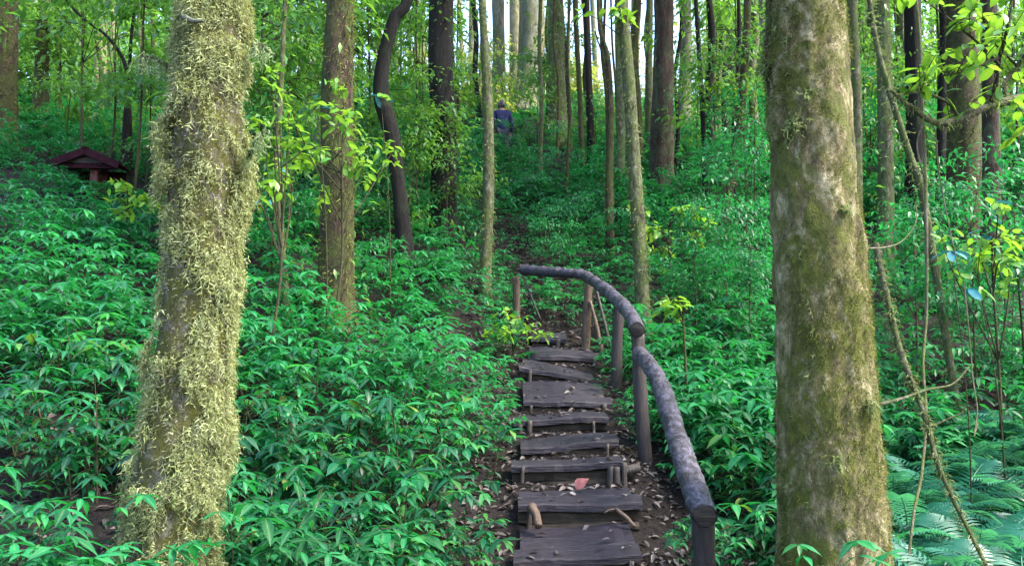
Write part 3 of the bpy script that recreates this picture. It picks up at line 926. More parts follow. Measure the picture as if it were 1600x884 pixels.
# ------------------------------------------------------------------ unseen crowns above the frame, added to block skylight and deepen contrast
cw = []
for k in range(3):
    cmb, cc = crown_mesh(1500, 2.3, 1.5, .26, 80+k, 16)
    sm = MB()
    for c in cc: sm.add(*tube(spline([np.array([0, 0, -2.2]), c*.5+np.array([0, 0, -.7]), c], 7), np.linspace(.06, .012, 7), 6))
    me = cmb.mesh('crown'); me.materials.append(M_SAP)
    s2 = sm.mesh('limbs'); s2.materials.append(B_BROWN)
    cw.append((me, s2))
kk = 0
for (tr, path, rad, Y) in TREES:
    if Y > 25 or rad[10] < .07 or tr.name.startswith('far'): continue
    zc = max(float(path[-1][2])+1.2, 1.5+Y*.44+2.6)
    me, s2 = cw[kk % 3]; kk += 1
    loc = np.array([path[-1][0], path[-1][1], zc])-np.array(tr.location)
    for nm, mm_ in (('crown', me), ('limbs', s2)):
        o = link(nm, mm_, None, tr, loc)
        o.rotation_euler = (0, 0, kk*2.1)
        if nm == 'crown': o['kind'] = 'stuff'
    # trunk top carries on up into the crown
    top = spline([path[-2], path[-1]+np.array([0, 0, .5]), np.array([path[-1][0], path[-1][1], zc-1.8])], 8)
    part('upper_trunk', MB().add(*tube(top, np.linspace(rad[-1]*.98, rad[-1]*.55, 8), 9)), B_BROWN, tr)

# ------------------------------------------------------------------ wooden steps
def plank(mb, L, R, depth, thick, seed, n=14, slope=0.0):
    """board whose front top edge runs L to R (world points), going back by depth; slightly uneven"""
    L = np.asarray(L); R = np.asarray(R)
    r = np.random.default_rng(seed)
    ts = np.linspace(0, 1, n)
    V = []
    for t_ in ts:
        p = L*(1-t_)+R*t_
        wz = .006*math.sin(t_*7+seed)+r.normal(0, .0025)
        wy = r.normal(0, .004)+.008*math.sin(t_*5+seed*2)
        ch = .012
        cs = [(0+wy, -thick), (0+wy, -ch), (ch+wy, 0), (depth-ch+wy, .004), (depth+wy, -ch), (depth+wy, -thick)]
        for (dy, dz) in cs:
            V.append(p+np.array([0, dy, dz+wz+slope*dy]))
    V = np.array(V)
    Q = []
    for i in range(n-1):
        for j in range(6):
            a, b_ = i*6+j, i*6+(j+1) % 6
            Q.append([a, a+6, b_+6, b_])
    mb.add(V, Q=Q, T=[[0, j, j+1] for j in range(1, 5)]+[[(n-1)*6, (n-1)*6+j+1, (n-1)*6+j] for j in range(1, 5)])
    return mb


def rough_log(mb, P, r, seed, seg=12, n=16, amp=.12):
    p = spline(P, n)
    return mb.add(*tube(p, r, seg, bark_disp(seed, amp, 14, 14, .1)))


sg = 'timber steps of the stair'
for i, (L, R, Y, planks, rh, stakes, label) in enumerate(STEPS):
    a, e = at(*L, Y), at(*R, Y)
    root = thing('wooden_step', label, 'step', ((a[0]+e[0])/2, Y, (a[2]+e[2])/2-.15), sg)
    for k, (o_, d_) in enumerate(planks):
        slp = tilt(i)[0]
        sh = np.array([.02*math.sin(i*3+k*2), o_, (.016 if k == 0 else (-.008, .004)[k % 2])+slp*o_])
        inset = np.array([.03 if k else 0, 0, 0])
        o = part('plank', plank(MB(), a+sh+inset, e+sh-inset, d_, .055, i*7+k, slope=slp), W_TREAD, root, smooth=False)
    # riser board or log below the front edge
    z0 = np.array([0, .035, -.05])
    part('riser_board', plank(MB(), a+z0, e+z0, .04, rh, i*11+3), W_RISER, root, smooth=False)
    if i in (1, 2):
        z1 = np.array([.06, .045, -.055-rh-.035])
        part('riser_log', rough_log(MB(), [a+z1, (a+e)/2+z1+np.array([0, -.01, .012]), e+z1*np.array([-.4, 1, 1])], .034, i), W_RISER, root)
    if i in (0, 4, 5, 8):
        z1 = np.array([.03, .06, -.05-rh-.06])
        part('riser_log', rough_log(MB(), [a+z1, (a+e)/2+z1, e+z1*np.array([-1, 1, 1])], .05, i+20), W_END, root)
    for k, px in enumerate(stakes):
        t_ = (px-L[0])/(R[0]-L[0])
        p = a*(1-t_)+e*t_+np.array([0, -.022, 0])
        top = p+np.array([.004, 0, -.008+.02*math.sin(k*4+i)])
        bt = p+np.array([.012*math.sin(px), -.02, -.26])
        part('stake', rough_log(MB(), [bt, (bt+top)/2, top], .021+.006*math.sin(px*2), px, 8, 8), W_STAKE, root)
    if i == 2:
        b0 = at(974, 735, Y+.03); b1 = at(999, 730, Y+.05)
        part('side_log', rough_log(MB(), [b0, (b0+b1)/2, b1], .04, 77), W_STAKE, root)
    if i == 5:
        b0 = e+np.array([-.08, .2, .03]); b1 = b0+np.array([-.02, .5, .12])
        part('side_board', rough_log(MB(), [b0, (b0+b1)/2, b1], .045, 78), W_STAKE, root)

# broken sticks leaning on the second step
for (p0, p1, r, lab) in (((962, 795), (992, 822), .017, 'broken pale stick leaning on second step, right end'), ((830, 790), (842, 822), .034, 'short split wood chunk leaning on second step, left end')):
    a, e = at(*p0, 6.55), at(*p1, 6.42)
    root = thing('broken_stick', lab, 'stick', e)
    part('stick', rough_log(MB(), [a, (a+e)/2+np.array([.006, 0, .004]), e], np.linspace(r, r*.8, 16), p0[0], 8, 16, .2), W_POSTP, root)
    if r < .02:
        a2 = at(944, 801, 6.5)
        part('twig', rough_log(MB(), [a, (a+a2)/2+np.array([0, 0, .01]), a2], np.linspace(.009, .004, 10), 5, 6, 10), W_POSTP, root)
# ------------------------------------------------------------------ handrail
base = at(1005, 735, 7.8)
hr = thing('handrail', 'weathered log handrail on posts along the right of the steps', 'handrail', (base[0], base[1], base[2]))


def log_part(name, pts, r0, r1, mat, seed, seg=24, n=90, amp=.15):
    P = np.array([at(px, py, Y) for px, py, Y in pts])
    p = spline(P, n)
    rr = np.linspace(r0, r1, n)
    b0_ = bark_disp(seed, amp, 12, 9, .12)
    kr = random.Random(seed)
    kn = []
    for _ in range(7):
        i_ = kr.randrange(4, n-4)
        dv = np.array([kr.gauss(0, 1), kr.gauss(0, .4), abs(kr.gauss(.3, 1))]); dv /= np.linalg.norm(dv)
        kn.append((p[i_]+dv*rr[i_], kr.uniform(.018, .032)))

    def knotty(v):
        return b0_(v)+sum(.28*math.exp(-float(np.dot(v-c, v-c))/(r_*r_)) for c, r_ in kn)
    o = part(name, MB().add(*tube(p, rr, seg, knotty, caps=False)), mat, hr)
    # cut ends with rough, darker end grain
    for k, (c, q_) in enumerate(((p[0], p[1]), (p[-1], p[-2]))):
        d = (c-q_)/np.linalg.norm(c-q_)
        r_ = rr[0] if k == 0 else rr[-1]
        em = MB().add(*tube(np.array([c-d*.012, c-d*.004, c+d*.003, c+d*.005]), np.array([r_*1.02, r_*.99, r_*.8, r_*.1]), seg, bark_disp(seed, amp, 12, 9, .12)))
        eo = part('cut_end', em, W_END, hr)
        eo.parent = o
    return o


log_part('rail_log', [(1102, 806, 5.15), (1080, 750, 5.6), (1056, 680, 6.2), (1036, 612, 6.95), (1016, 572, 7.45), (999, 553, 7.8)], .076, .070, W_RAIL, 31)
log_part('rail_log', [(995, 516, 7.72), (985, 492, 8.3), (964, 468, 9.1), (940, 448, 10.0), (917, 432, 10.85)], .067, .064, W_RAIL, 33)
log_part('rail_log', [(921, 431, 10.98), (895, 427, 11.1), (860, 425, 11.3), (816, 421, 11.6)], .060, .066, W_RAIL_X, 35, amp=.12)


def post(p0, Y0, p1, Y1, r0, r1, mat, seed, name='post'):
    a, e = at(*p0, Y0), at(*p1, Y1)
    a = a.copy(); a[2] = min(a[2], float(ground(a[0], a[1]))-.1)
    p = spline([a, (a+e)/2+np.array([.012*math.sin(seed), 0, 0]), e], 20)
    return part(name, MB().add(*tube(p, np.linspace(r0, r1, 20), 16, bark_disp(seed, .12, 14, 4, .08))), mat, hr)


post((1102, 905), 5.42, (1098, 800), 5.36, .072, .066, W_POST, 41)
post((1010, 735), 7.85, (996, 519), 7.86, .066, .058, W_POST, 42)
post((962, 580), 9.6, (968, 474), 9.55, .066, .055, W_POST, 43)
post((914, 545), 10.95, (920, 440), 10.9, .055, .05, W_POSTP, 44)
post((806, 490), 11.75, (806, 432), 11.7, .05, .05, W_POSTP, 45)
post((944, 556), 10.75, (922, 470), 10.85, .028, .02, W_POSTP, 46, 'brace')
post((962, 540), 10.7, (930, 445), 10.9, .02, .016, W_POST, 47, 'brace')
# stick against the far rail
a, e = at(845, 500, 11.3), at(816, 430, 11.5)
st = thing('leaning_stick', 'thin stick leaning on the far end of the handrail', 'stick', a)
part('stick', rough_log(MB(), [a, (a+e)/2, e], .014, 3, 7, 12), W_POST, st)

# ------------------------------------------------------------------ undergrowth
LEAFMESH = []
for k, (lv, ww, dr, fo) in enumerate(((0, .30, .22, .3), (0, .34, .34, .22), (0, .27, .14, .35), (0, .32, .45, .3), (0, .38, .3, .25), (0, .5, .28, .2))):
    V, T, rib = leaf(lv, ww, dr, fo)
    me = MB().add(V, T=T, rib=rib).mesh('leaf'); me.materials.append(M_LEAF_Y if k == 4 else M_LEAF)
    alt = [me]
    for m_ in (M_LEAF_D, M_LEAF_L):
        if k == 4: alt.append(me)
        else:
            m2 = me.copy(); m2.materials.clear(); m2.materials.append(m_); alt.append(m2)
    LEAFMESH.append((me, (V, T, rib), alt))


def plant_proto(seed):
    """leaf list (mesh index, position, yaw, pitch, roll, size) and stem lines of one understory plant"""
    r = random.Random(seed)
    H = r.uniform(.38, .62)
    lean = np.array([r.uniform(-.12, .12), r.uniform(-.12, .12), 0])
    main = spline([np.zeros(3)-np.array([0, 0, .12]), np.array([0, 0, H*.5])+lean*.4, np.array([0, 0, H])+lean], 12)
    leaves, stems = [], [(main, .0055, .0025)]

    tone = None
    ls = (.92, .85, 1.08, .8, .98, .85, .62, 1.0)[seed % 8 - 4]
    broad = seed % 8 - 4 == 2

    def pick():
        return 5 if broad else 4 if (tone == 4 or r.random() < .06) else r.randrange(4)

    def cluster(c, out, n, sz):
        a0 = r.uniform(0, 6.28)
        for q in range(n):
            a = a0+q*6.283/n+r.uniform(-.4, .4)
            leaves.append((pick(), np.asarray(c), a, r.uniform(-.15, .5), r.uniform(-.35, .35), ls*sz*r.uniform(.6, 1.25)))

    cluster(main[-1], None, r.choice([5, 6, 7]), .125)
    for k in (3, 5, 6, 8, 10):
        a = r.uniform(0, 6.28)
        for q in (0, PI):
            if r.random() < .85: leaves.append((pick(), main[k], a+q+r.uniform(-.3, .3), r.uniform(0, .5), r.uniform(-.3, .3), ls*r.uniform(.08, .14)))
    for b in range(r.choice([4, 5])):
        s = main[r.randrange(3, 9)]
        a = r.uniform(0, 6.28)
        e = s+np.array([math.cos(a), math.sin(a), r.uniform(.2, .75)])*r.uniform(.14, .27)
        br_ = spline([s, (s+e)/2+np.array([0, 0, .02]), e], 6)
        stems.append((br_, .0032, .0018))
        cluster(e, None, r.choice([4, 5, 6]), .11)
        leaves.append((pick(), br_[3], a+1.4, .2, .1, ls*.085)); leaves.append((pick(), br_[3], a-1.4, .2, -.1, ls*.085))
    return leaves, stems


PROTOS = [plant_proto(100+k) for k in range(8)]
STEMM = []
for lv, st_ in PROTOS:
    mb = MB()
    for p, r0, r1 in st_: mb.add(*tube(p, np.linspace(r0, r1, len(p)), 5))
    me = mb.mesh('stem'); me.materials.append(B_STEM); STEMM.append(me)


def merged(k, base):
    lv, st_ = PROTOS[k]
    mb = MB()
    scatter_leaves(mb, base, np.array([l[1] for l in lv]), np.array([l[2] for l in lv]), np.array([l[3] for l in lv]), np.array([l[4] for l in lv]), np.array([l[5] for l in lv]), np.zeros(len(lv)))
    return np.concatenate(mb.V), np.concatenate(mb.T), np.concatenate(mb.A['rib']), len(lv)


# where plants stand (kept low just in front of the walker on the trail)
pr = np.random.default_rng(77)
cand = []
for (x0, x1, y0, y1, n) in ((-7.5, 7.5, 3.6, 9, 2300), (-10, 10, 9, 14, 1700), (-14, 14, 14, 22, 3400), (-22, 22, 22, 33, 4200)):
    cand.append(np.stack([pr.uniform(x0, x1, n), pr.uniform(y0, y1, n)], -1))
for (x0, x1, y0, y1, n) in ((1.35, 4.2, 4.6, 11, 420), (-6, 7, 12, 24, 700)):
    cand.append(np.stack([pr.uniform(x0, x1, n), pr.uniform(y0, y1, n)], -1))
cand = np.concatenate(cand)
cx, cy = cand[:, 0], cand[:, 1]
trail = np.interp(cy, [0, 6, 11, 12, 15, 18, 22, 26], [.5, .5, .5, .35, .1, .15, -.1, -.3])
half = np.interp(cy, [0, 5.5, 8, 11, 12, 14, 22, 26], [.78, .68, .54, .43, .36, .28, .18, .0])
cen = trail+np.where(cy < 11.5, .0, 0)
keep = np.abs(cx-cen) > half
# a few plants creep into the upper trail
keep |= (cy > 12) & (pr.random(len(cx)) < .62)
# clear of trunks
for (tr, path, rad, Y) in TREES+[(rootL, pathL, radL, YL), (rootR, pathR, radR, YR)]:
    keep &= (cx-path[0][0])**2+(cy-Y)**2 > (rad[0]+.06)**2
# handrail posts
for px_, py_ in ((1.17, 5.4), (1.18, 7.85), (1.1, 9.6), (.93, 10.95)):
    keep &= (cx-px_)**2+(cy-py_)**2 > .2**2
# fern bed on the right and bare dark hollow behind it
fern_bed = (cx > 2.3) & (cy < 7.6) & (cx > cy*.36)
keep &= ~(fern_bed & (pr.random(len(cx)) < .93))
hollow = ((cx-4.6)/.9)**2+((cy-9.4)/.7)**2 < 1
keep &= ~(hollow & (pr.random(len(cx)) < .8))
# patchiness
den = np.array([mnoise.noise(Vector((a*.8, b_*.8, 3.3))) for a, b_ in cand])
den = den+.45*np.array([mnoise.noise(Vector((a*2.3, b_*2.3, 8.1))) for a, b_ in cand])
keep &= den > -.24
cx, cy = cx[keep], cy[keep]
cz = ground(cx, cy)
U, Vv, F = proj(np.stack([cx, cy, cz+.3], -1))
vis = ~((U > 1385) & (cy < 7.9) & (pr.random(len(cx)) < .85)) & (U > -140) & (U < 1740) & (Vv > -80) & (Vv < 1010)
cx, cy, cz, U, Vv, F = (a[vis] for a in (cx, cy, cz, U, Vv, F))
scl = pr.uniform(.62, 1.3, len(cx))*np.where((cx < -.3) & (cy < 12), 1.08, 1.0)
scl *= np.where(np.abs(cx-.5) < 1.0, .8, 1.0)
scl *= np.where((np.abs(cx+.22) < .45) & (cy > 19.5) & (cy < 21.8), 1.2, 1.0)
scl *= np.where((cx > 1.6) & (cy < 11), 1.2, 1.0)
scl *= np.where((np.abs(cx+6.3) < 1.2) & (np.abs(cy-13.2) < 1.0), .9, 1.0)
infr = (U > 10) & (U < 1590) & (Vv < 890)
order = np.argsort(F+np.where(infr, 0, 4))
near = order[:300]
rest = order[300:]


def zone(px, x):
    if px < 330 and x < -1.0: return 0
    if x < .5: return 1
    if px < 1300: return 2
    return 3


ZL = [('glossy green undergrowth plant on the bank left of the shaggy trunk', 'undergrowth plants left of the shaggy trunk'),
      ('glossy green undergrowth plant on the bank between shaggy trunk and steps', 'undergrowth plants between shaggy trunk and steps'),
      ('glossy green undergrowth plant between the handrail and the thick right trunk', 'undergrowth plants right of the handrail'),
      ('glossy green undergrowth plant to the right of the thick right trunk', 'undergrowth plants right of the thick right trunk')]
LAND = [(20, 860, 'the lower left corner'), (20, 700, 'the left edge, low down'), (20, 550, 'the left edge, at mid height'), (20, 430, 'the left edge, highest up'), (110, 800, 'the foot of the shaggy trunk, left side'), (120, 640, 'the shaggy trunk, low on its left'), (130, 500, 'the shaggy trunk, left at mid height'), (150, 400, 'the slope below the roofed shelter'),
        (400, 860, 'the foot of the shaggy trunk, right side'), (420, 720, 'the shaggy trunk, low on its right'), (430, 600, 'the shaggy trunk, right at mid height'), (540, 860, 'the bottom edge midway from trunk to steps'), (560, 720, 'the bank midway from trunk to steps'), (520, 540, 'the foot of the stout mossy brown trunk'), (640, 600, 'the bank below the bent black trunk'),
        (690, 840, 'the lowest step, left bank'), (710, 730, 'the third step, left bank'), (730, 640, 'the fifth step, left bank'), (760, 560, 'the top steps, left bank'), (1040, 840, 'the near handrail post, step side'), (1010, 700, 'the second handrail post'), (1160, 860, 'the near handrail post, right side'), (1150, 740, 'the near rail log, right side'), (1120, 640, 'the middle of the rail log, right side'), (1120, 560, 'the second rail log, right side'),
        (1210, 840, 'the foot of the thick foreground trunk, left side'), (1200, 650, 'the thick foreground trunk, left at mid height'), (1400, 840, 'the foot of the thick foreground trunk, right side'), (1420, 660, 'the slanting mossy sapling'), (1560, 860, 'the lower right corner'), (1570, 680, 'the right edge above the ferns'), (1480, 580, 'the dark hollow behind the ferns')]


def land_label(what, u_, v_):
    return what+' nearest to '+min(LAND, key=lambda q_: math.hypot(q_[0]-u_, q_[1]-v_))[2]


for i in near:
    k = int(pr.integers(0, 8))
    tone_ = int(pr.choice([0, 0, 1, 1, 2]))
    adj = ('tall ' if scl[i] > 1.12 else 'small ' if scl[i] < .78 else '')+('mid green', 'dark green', 'light green')[tone_]+(' broad-leaved' if k == 2 else ' fine-leaved' if k == 6 else '')
    root = thing('undergrowth_plant', land_label(adj+' plant', U[i], Vv[i]), 'plant', (cx[i], cy[i], cz[i]), 'undergrowth plants'+land_label('', U[i], Vv[i]).replace(' nearest to', ' by'), float(pr.uniform(0, 6.28)))
    root.scale = (scl[i],)*3
    link('stem', STEMM[k], None, root)
    for (mi, p, a, pi_, ro, sz) in PROTOS[k][0]:
        o = bpy.data.objects.new('leaf', LEAFMESH[mi][2][tone_])
        o.parent = root
        o.location = p
        o.rotation_euler = (ro, pi_, a)
        o.scale = (sz, sz, sz)
        C.objects.link(o)

mb = MB()
lvl = np.where(cy[rest] < 6.5, 0, np.where(cy[rest] < 11, 1, 2))
for L_, base_ in ((0, LEAFMESH[0][1]), (1, LV1), (2, LV2)):
    for k in range(8):
        V, T, rib, nl = merged(k, base_)
        sel = rest[(lvl == L_)]
        sel = sel[(np.arange(len(sel)) % 8) == k]
        n = len(sel)
        if n == 0: continue
        yaw = pr.uniform(0, 6.28, n)
        R = rots(yaw, pr.normal(0, .08, n), pr.normal(0, .08, n))
        big = np.where(cy[sel] > 16, 1.25, 1.0)
        W = np.einsum('nij,vj->nvi', R, V)*(scl[sel]*big)[:, None, None]+np.stack([cx[sel], cy[sel], cz[sel]], -1)[:, None]
        TT = (T[None]+(np.arange(n)*len(V))[:, None, None]).reshape(-1, 3)
        per = np.clip(pr.uniform(.05, .85, (n, 1))+pr.normal(0, .16, (n, nl)), 0, 1)
        mb.add(W.reshape(-1, 3), T=TT, rnd=np.repeat(per.ravel(), len(V)//nl), rib=np.tile(rib, n))
tag(link('undergrowth', mb.mesh('undergrowth'), M_LEAF_S), 'dense green leafy undergrowth covering the slope farther up', 'undergrowth', kind='stuff')

# ------------------------------------------------------------------ ferns
def frond_mesh(seed):
    r = random.Random(seed)
    mb = MB()
    n = 28
    rach = spline([np.zeros(3), np.array([.35, 0, .2]), np.array([.75, 0, .16]), np.array([1, 0, -.02])], n+2)
    mb.add(*tube(rach, np.linspace(.008, .002, n+2), 4), rib=1.0)
    for i in range(3, n+1):
        t_ = i/n
        Lp = .26*math.sin(min(1, (1-t_)*1.35+.12)*PI/2)*(1 if t_ > .2 else t_*5)
        for s in (1, -1):
            p = rach[i]
            d = np.array([.45, s*1.0, -.12+r.uniform(-.08, .08)]); d /= np.linalg.norm(d)
            wv = np.array([.5, -s*.2, 0])*.024
            tip = p+d*Lp+np.array([0, 0, -.03])
            m_ = p+d*Lp*.5+np.array([0, 0, .01])
            mb.add([p-wv*.6, m_-wv, tip, m_+wv, p+wv*.6], T=[[0, 1, 4], [1, 3, 4], [1, 2, 3]], rib=0.0)
    me = mb.mesh('frond'); me.materials.append(M_FERN)
    return me


FR = [frond_mesh(k) for k in range(3)]
fgp = 'ferns in the hollow right of the thick right trunk'
fcand = []
for k in range(900):
    x, y = fr.uniform(1.9, 5.6), fr.uniform(4.6, 8.6)
    px, py, f = proj(np.array([x, y, float(ground(x, y))+.35]))
    if 1375 < px < 1640 and py > 600 and all((x-a)**2+(y-b_)**2 > .24**2 for a, b_ in fcand):
        fcand.append((x, y))
fcand = fcand[:80]
for (x, y) in fcand:
    fu, fv, ff = proj(np.array([x, y, float(ground(x, y))+.3]))
    fl = ('beside the thick foreground trunk' if fu < 1440 else 'under the slanting mossy sapling' if fu < 1520 else 'at the right edge')
    root = thing('fern', f"feathery blue-green fern {fl}, {'at the back of the bed' if fv < 690 else 'in the middle of the bed' if fv < 790 else 'at the front of the bed'}", 'fern', (x, y, float(ground(x, y))), fgp, fr.uniform(0, 6.28))
    nf = fr.choice([6, 7, 8])
    for q_ in range(nf):
        o = link('frond', FR[q_ % 3], None, root)
        s = fr.uniform(.55, .85)
        o.scale = (s, s, s)
        o.rotation_euler = (fr.uniform(-.2, .2), fr.uniform(-.75, -.3), q_*6.283/nf+fr.uniform(-.3, .3))
        o.location = (0, 0, .02)

# ------------------------------------------------------------------ leaf litter on the trail, twigs
lr = np.random.default_rng(9)
n = 9000
y = 5.0+lr.random(n)**1.2*16
tc = np.interp(y, [0, 6, 11, 12, 15, 18, 22], [.5, .5, .5, .35, .1, .15, -.1])
x = tc+lr.normal(0, .62, n)
z = ground(x, y)
# leaves thin out on the swept treads, and lie on the ground between them
keep = np.ones(n, bool)
zz = z+.012+lr.random(n)*.02
for i, (L, R, Y, planks, rh, stakes, label) in enumerate(STEPS):
    a, e = at(*L, Y), at(*R, Y)
    dmax = max(o_+d_ for o_, d_ in planks)
    ins = (x > a[0]-.02) & (x < e[0]+.02) & (y > Y-.03) & (y < Y+dmax)
    u = np.clip((x-a[0])/(e[0]-a[0]), 0, 1)
    zz = np.where(ins, a[2]*(1-u)+e[2]*u+.022+tilt(i)[0]*np.maximum(0, y-Y), zz)
    keep &= ~(ins & (lr.random(n) > .07))
x, y, zz = x[keep], y[keep], zz[keep]
mb = MB()
m_ = len(x)
scatter_leaves(mb, leaf(1, .45, .25, .5), np.stack([x, y, zz], -1), lr.random(m_)*6.28, lr.normal(-.05, .22, m_), lr.normal(0, .3, m_), lr.uniform(.035, .095, m_), lr.random(m_))
n2 = 7000
x2, y2 = lr.uniform(-5, 6, n2), lr.uniform(4.2, 11, n2)
ok = np.abs(x2-.5) > .7
x2, y2 = x2[ok], y2[ok]
scatter_leaves(mb, leaf(1, .45, .25, .5), np.stack([x2, y2, ground(x2, y2)+.015], -1), lr.random(len(x2))*6.28, lr.normal(-.05, .25, len(x2)), lr.normal(0, .3, len(x2)), lr.uniform(.05, .11, len(x2)), lr.random(len(x2))*.8)
tag(link('leaf_litter', mb.mesh('leaf_litter'), M_LITTER), 'brown and grey fallen leaves strewn over the trail and between steps', 'leaf litter', kind='stuff')
# red fallen leaf
m, t, b, out = new_mat('red_leaf')
cc = ramp(t, noise_tex(t, 30, 4, .6, obj_vec(t)), [(.3, (.16, .03, .025)), (.7, (.26, .10, .085))])
t.links.new(cc, b.inputs['Base Color']); b.inputs['Roughness'].default_value = .5
p = at(912, 763, 6.98)
V, T, rib = leaf(0, .75, .3, .5)
o = link('fallen_leaf', MB().add((V*.13) @ rot(0, -.6, .2).T, T=T, rib=rib).mesh('fallen_leaf'), m, None, p+np.array([-.06, 0, -.005]))
o.rotation_euler = (.5, -.35, .3)
tag(o, 'curled pinkish red fallen leaf lying on the second step', 'leaf')

# ------------------------------------------------------------------ leafy limb at top right
tb = at(1690, 500, 6.6)
gt = float(ground(tb[0], 6.6))
lt = thing('leafy_tree', 'mossy limb with bright green leaves reaching in at the upper right', 'tree', (tb[0], 6.6, gt))
part('trunk', MB().add(*tube(spline([np.array([tb[0], 6.6, gt-.2]), at(1680, 400, 6.6), at(1660, 150, 6.6), at(1668, -300, 6.6)], 40), np.linspace(.15, .1, 40), 16, bark_disp(60, .1))), B_BROWN, lt)
limbs = [([(1668, 130, 6.6), (1600, 152, 6.5), (1545, 165, 6.3), (1498, 186, 6.2), (1462, 192, 6.1), (1420, 165, 6.0), (1392, 142, 5.95)], .045, .012),
         ([(1548, 165, 6.3), (1556, 130, 6.2), (1562, 90, 6.1), (1575, 40, 6.0), (1585, -30, 6)], .020, .010),
         ([(1575, 158, 6.4), (1570, 130, 6.5), (1590, 105, 6.6), (1610, 70, 6.6)], .022, .008),
         ([(1500, 186, 6.2), (1480, 160, 6.1), (1440, 145, 6.0), (1400, 150, 5.9)], .014, .005),
         ([(1560, 100, 6.1), (1520, 60, 6.0), (1470, 20, 6.0), (1430, -10, 6)], .012, .004),
         ([(1562, 90, 6.1), (1510, 110, 5.9), (1470, 120, 5.9)], .010, .004),
         ([(1590, 105, 6.6), (1550, 60, 6.4), (1530, 10, 6.3)], .010, .004),
         ([(1600, 152, 6.5), (1610, 190, 6.2), (1590, 215, 6.0)], .012, .004)]
tips = []
for k, (pts, r0, r1) in enumerate(limbs):
    P = spline([at(*q_) for q_ in pts], 26)
    part('limb', MB().add(*tube(P, np.linspace(r0, r1, 26), 9, bark_disp(70+k, .2, 22, 22, .1))), B_GREEN if k in (0, 3) else B_BROWN, lt)
    if k in (0, 1, 2):
        Pm, Nm = surf_points(P, np.linspace(r0, r1, 26), 260 if k == 0 else 120)
        mm = MB(); sprigs(mm, Pm, Nm, .05, .008, .6, 3, 2, .9)
        part('moss', mm, M_MOSS3, lt, 'stuff')
    tips.append(P)
BL = []
for k, (ww, dr) in enumerate(((.5, .2), (.46, .35), (.55, .1))):
    V, T, rib = leaf(0, ww, dr, .18, 1)
    me = MB().add(V, T=T, rib=rib).mesh('leaf'); me.materials.append(M_BRIGHT); BL.append(me)
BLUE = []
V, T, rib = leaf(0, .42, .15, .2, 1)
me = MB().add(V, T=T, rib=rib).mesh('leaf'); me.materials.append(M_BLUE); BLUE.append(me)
br = random.Random(3)


def leaf_obj(root, me, p, size, yaw=None, pitch=None, roll=None):
    o = bpy.data.objects.new('leaf', me)
    o.parent = root
    o.location = p-np.array(root.location)
    o.rotation_euler = (br.gauss(0, .4) if roll is None else roll, br.gauss(.3, .35) if pitch is None else pitch, br.uniform(0, 6.28) if yaw is None else yaw)
    o.scale = (size,)*3
    C.objects.link(o)
    return o


twm = MB()
cnt = 0
for k in (1, 2, 4, 5, 6, 7, 0, 3):
    P = tips[k]
    for q_ in range({1: 9, 2: 8, 4: 9, 5: 8, 6: 8, 7: 5, 0: 4, 3: 4}[k]):
        s = P[br.randrange(6, 26)]
        e = s+np.array([br.uniform(-.3, .3), br.uniform(-.35, .2), br.uniform(-.05, .28)])
        tw = spline([s, (s+e)/2+np.array([0, 0, .03]), e], 6)
        twm.add(*tube(tw, np.linspace(.004, .002, 6), 5))
        for j in range(5):
            p = tw[1+j]
            if cnt < 290:
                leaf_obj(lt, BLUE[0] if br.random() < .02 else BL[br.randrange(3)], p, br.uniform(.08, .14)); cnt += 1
part('twigs', twm, B_STEM, lt, 'stuff')

# near saplings with separate leaves: bright shrub in front of the stout brown trunk, blue-sheen plant, bright sprig near right trunk
def leafy_shrub(name, label, px, py, Y, spread, nst, nleaf, size, blue=.015, host=None, start=None):
    c = at(px, py, Y)
    g = float(ground(c[0], Y))
    root = host or thing(name, label, 'shrub', (c[0], Y, g))
    sm = MB()
    if host:
        J0 = np.asarray(start)
    else:
        J0 = np.array([c[0]+br.uniform(-.1, .1), Y, max(g+.1, c[2]-spread[1]*1.6)])
        main_ = spline([np.array([c[0]+br.uniform(-.15, .15), Y, g-.1]), (J0+np.array([c[0], Y, g]))/2+np.array([.03, 0, 0]), J0, c+np.array([.04, 0, spread[1]*.5])], 24)
        sm.add(*tube(main_, np.linspace(.018, .005, 24), 7))
    n_ = 0
    for s in range(nst):
        e = c+np.array([br.gauss(0, spread[0]), br.gauss(0, spread[0]), br.gauss(0, spread[1])])
        b0 = J0 if host else main_[br.randrange(9, 23)]
        P = spline([b0, b0*.45+e*.55+np.array([br.uniform(-.1, .1), 0, .1]), e], 14)
        sm.add(*tube(P, np.linspace(.009, .003, 14), 5))
        for q_ in range(nleaf//nst):
            p = P[-1-int(br.random()**1.6*7)]+np.array([br.gauss(0, .05), br.gauss(0, .05), br.gauss(0, .035)])
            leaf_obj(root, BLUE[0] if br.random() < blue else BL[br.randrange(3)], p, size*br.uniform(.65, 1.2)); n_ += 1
    part('stems', sm, B_STEM, root)
    return root


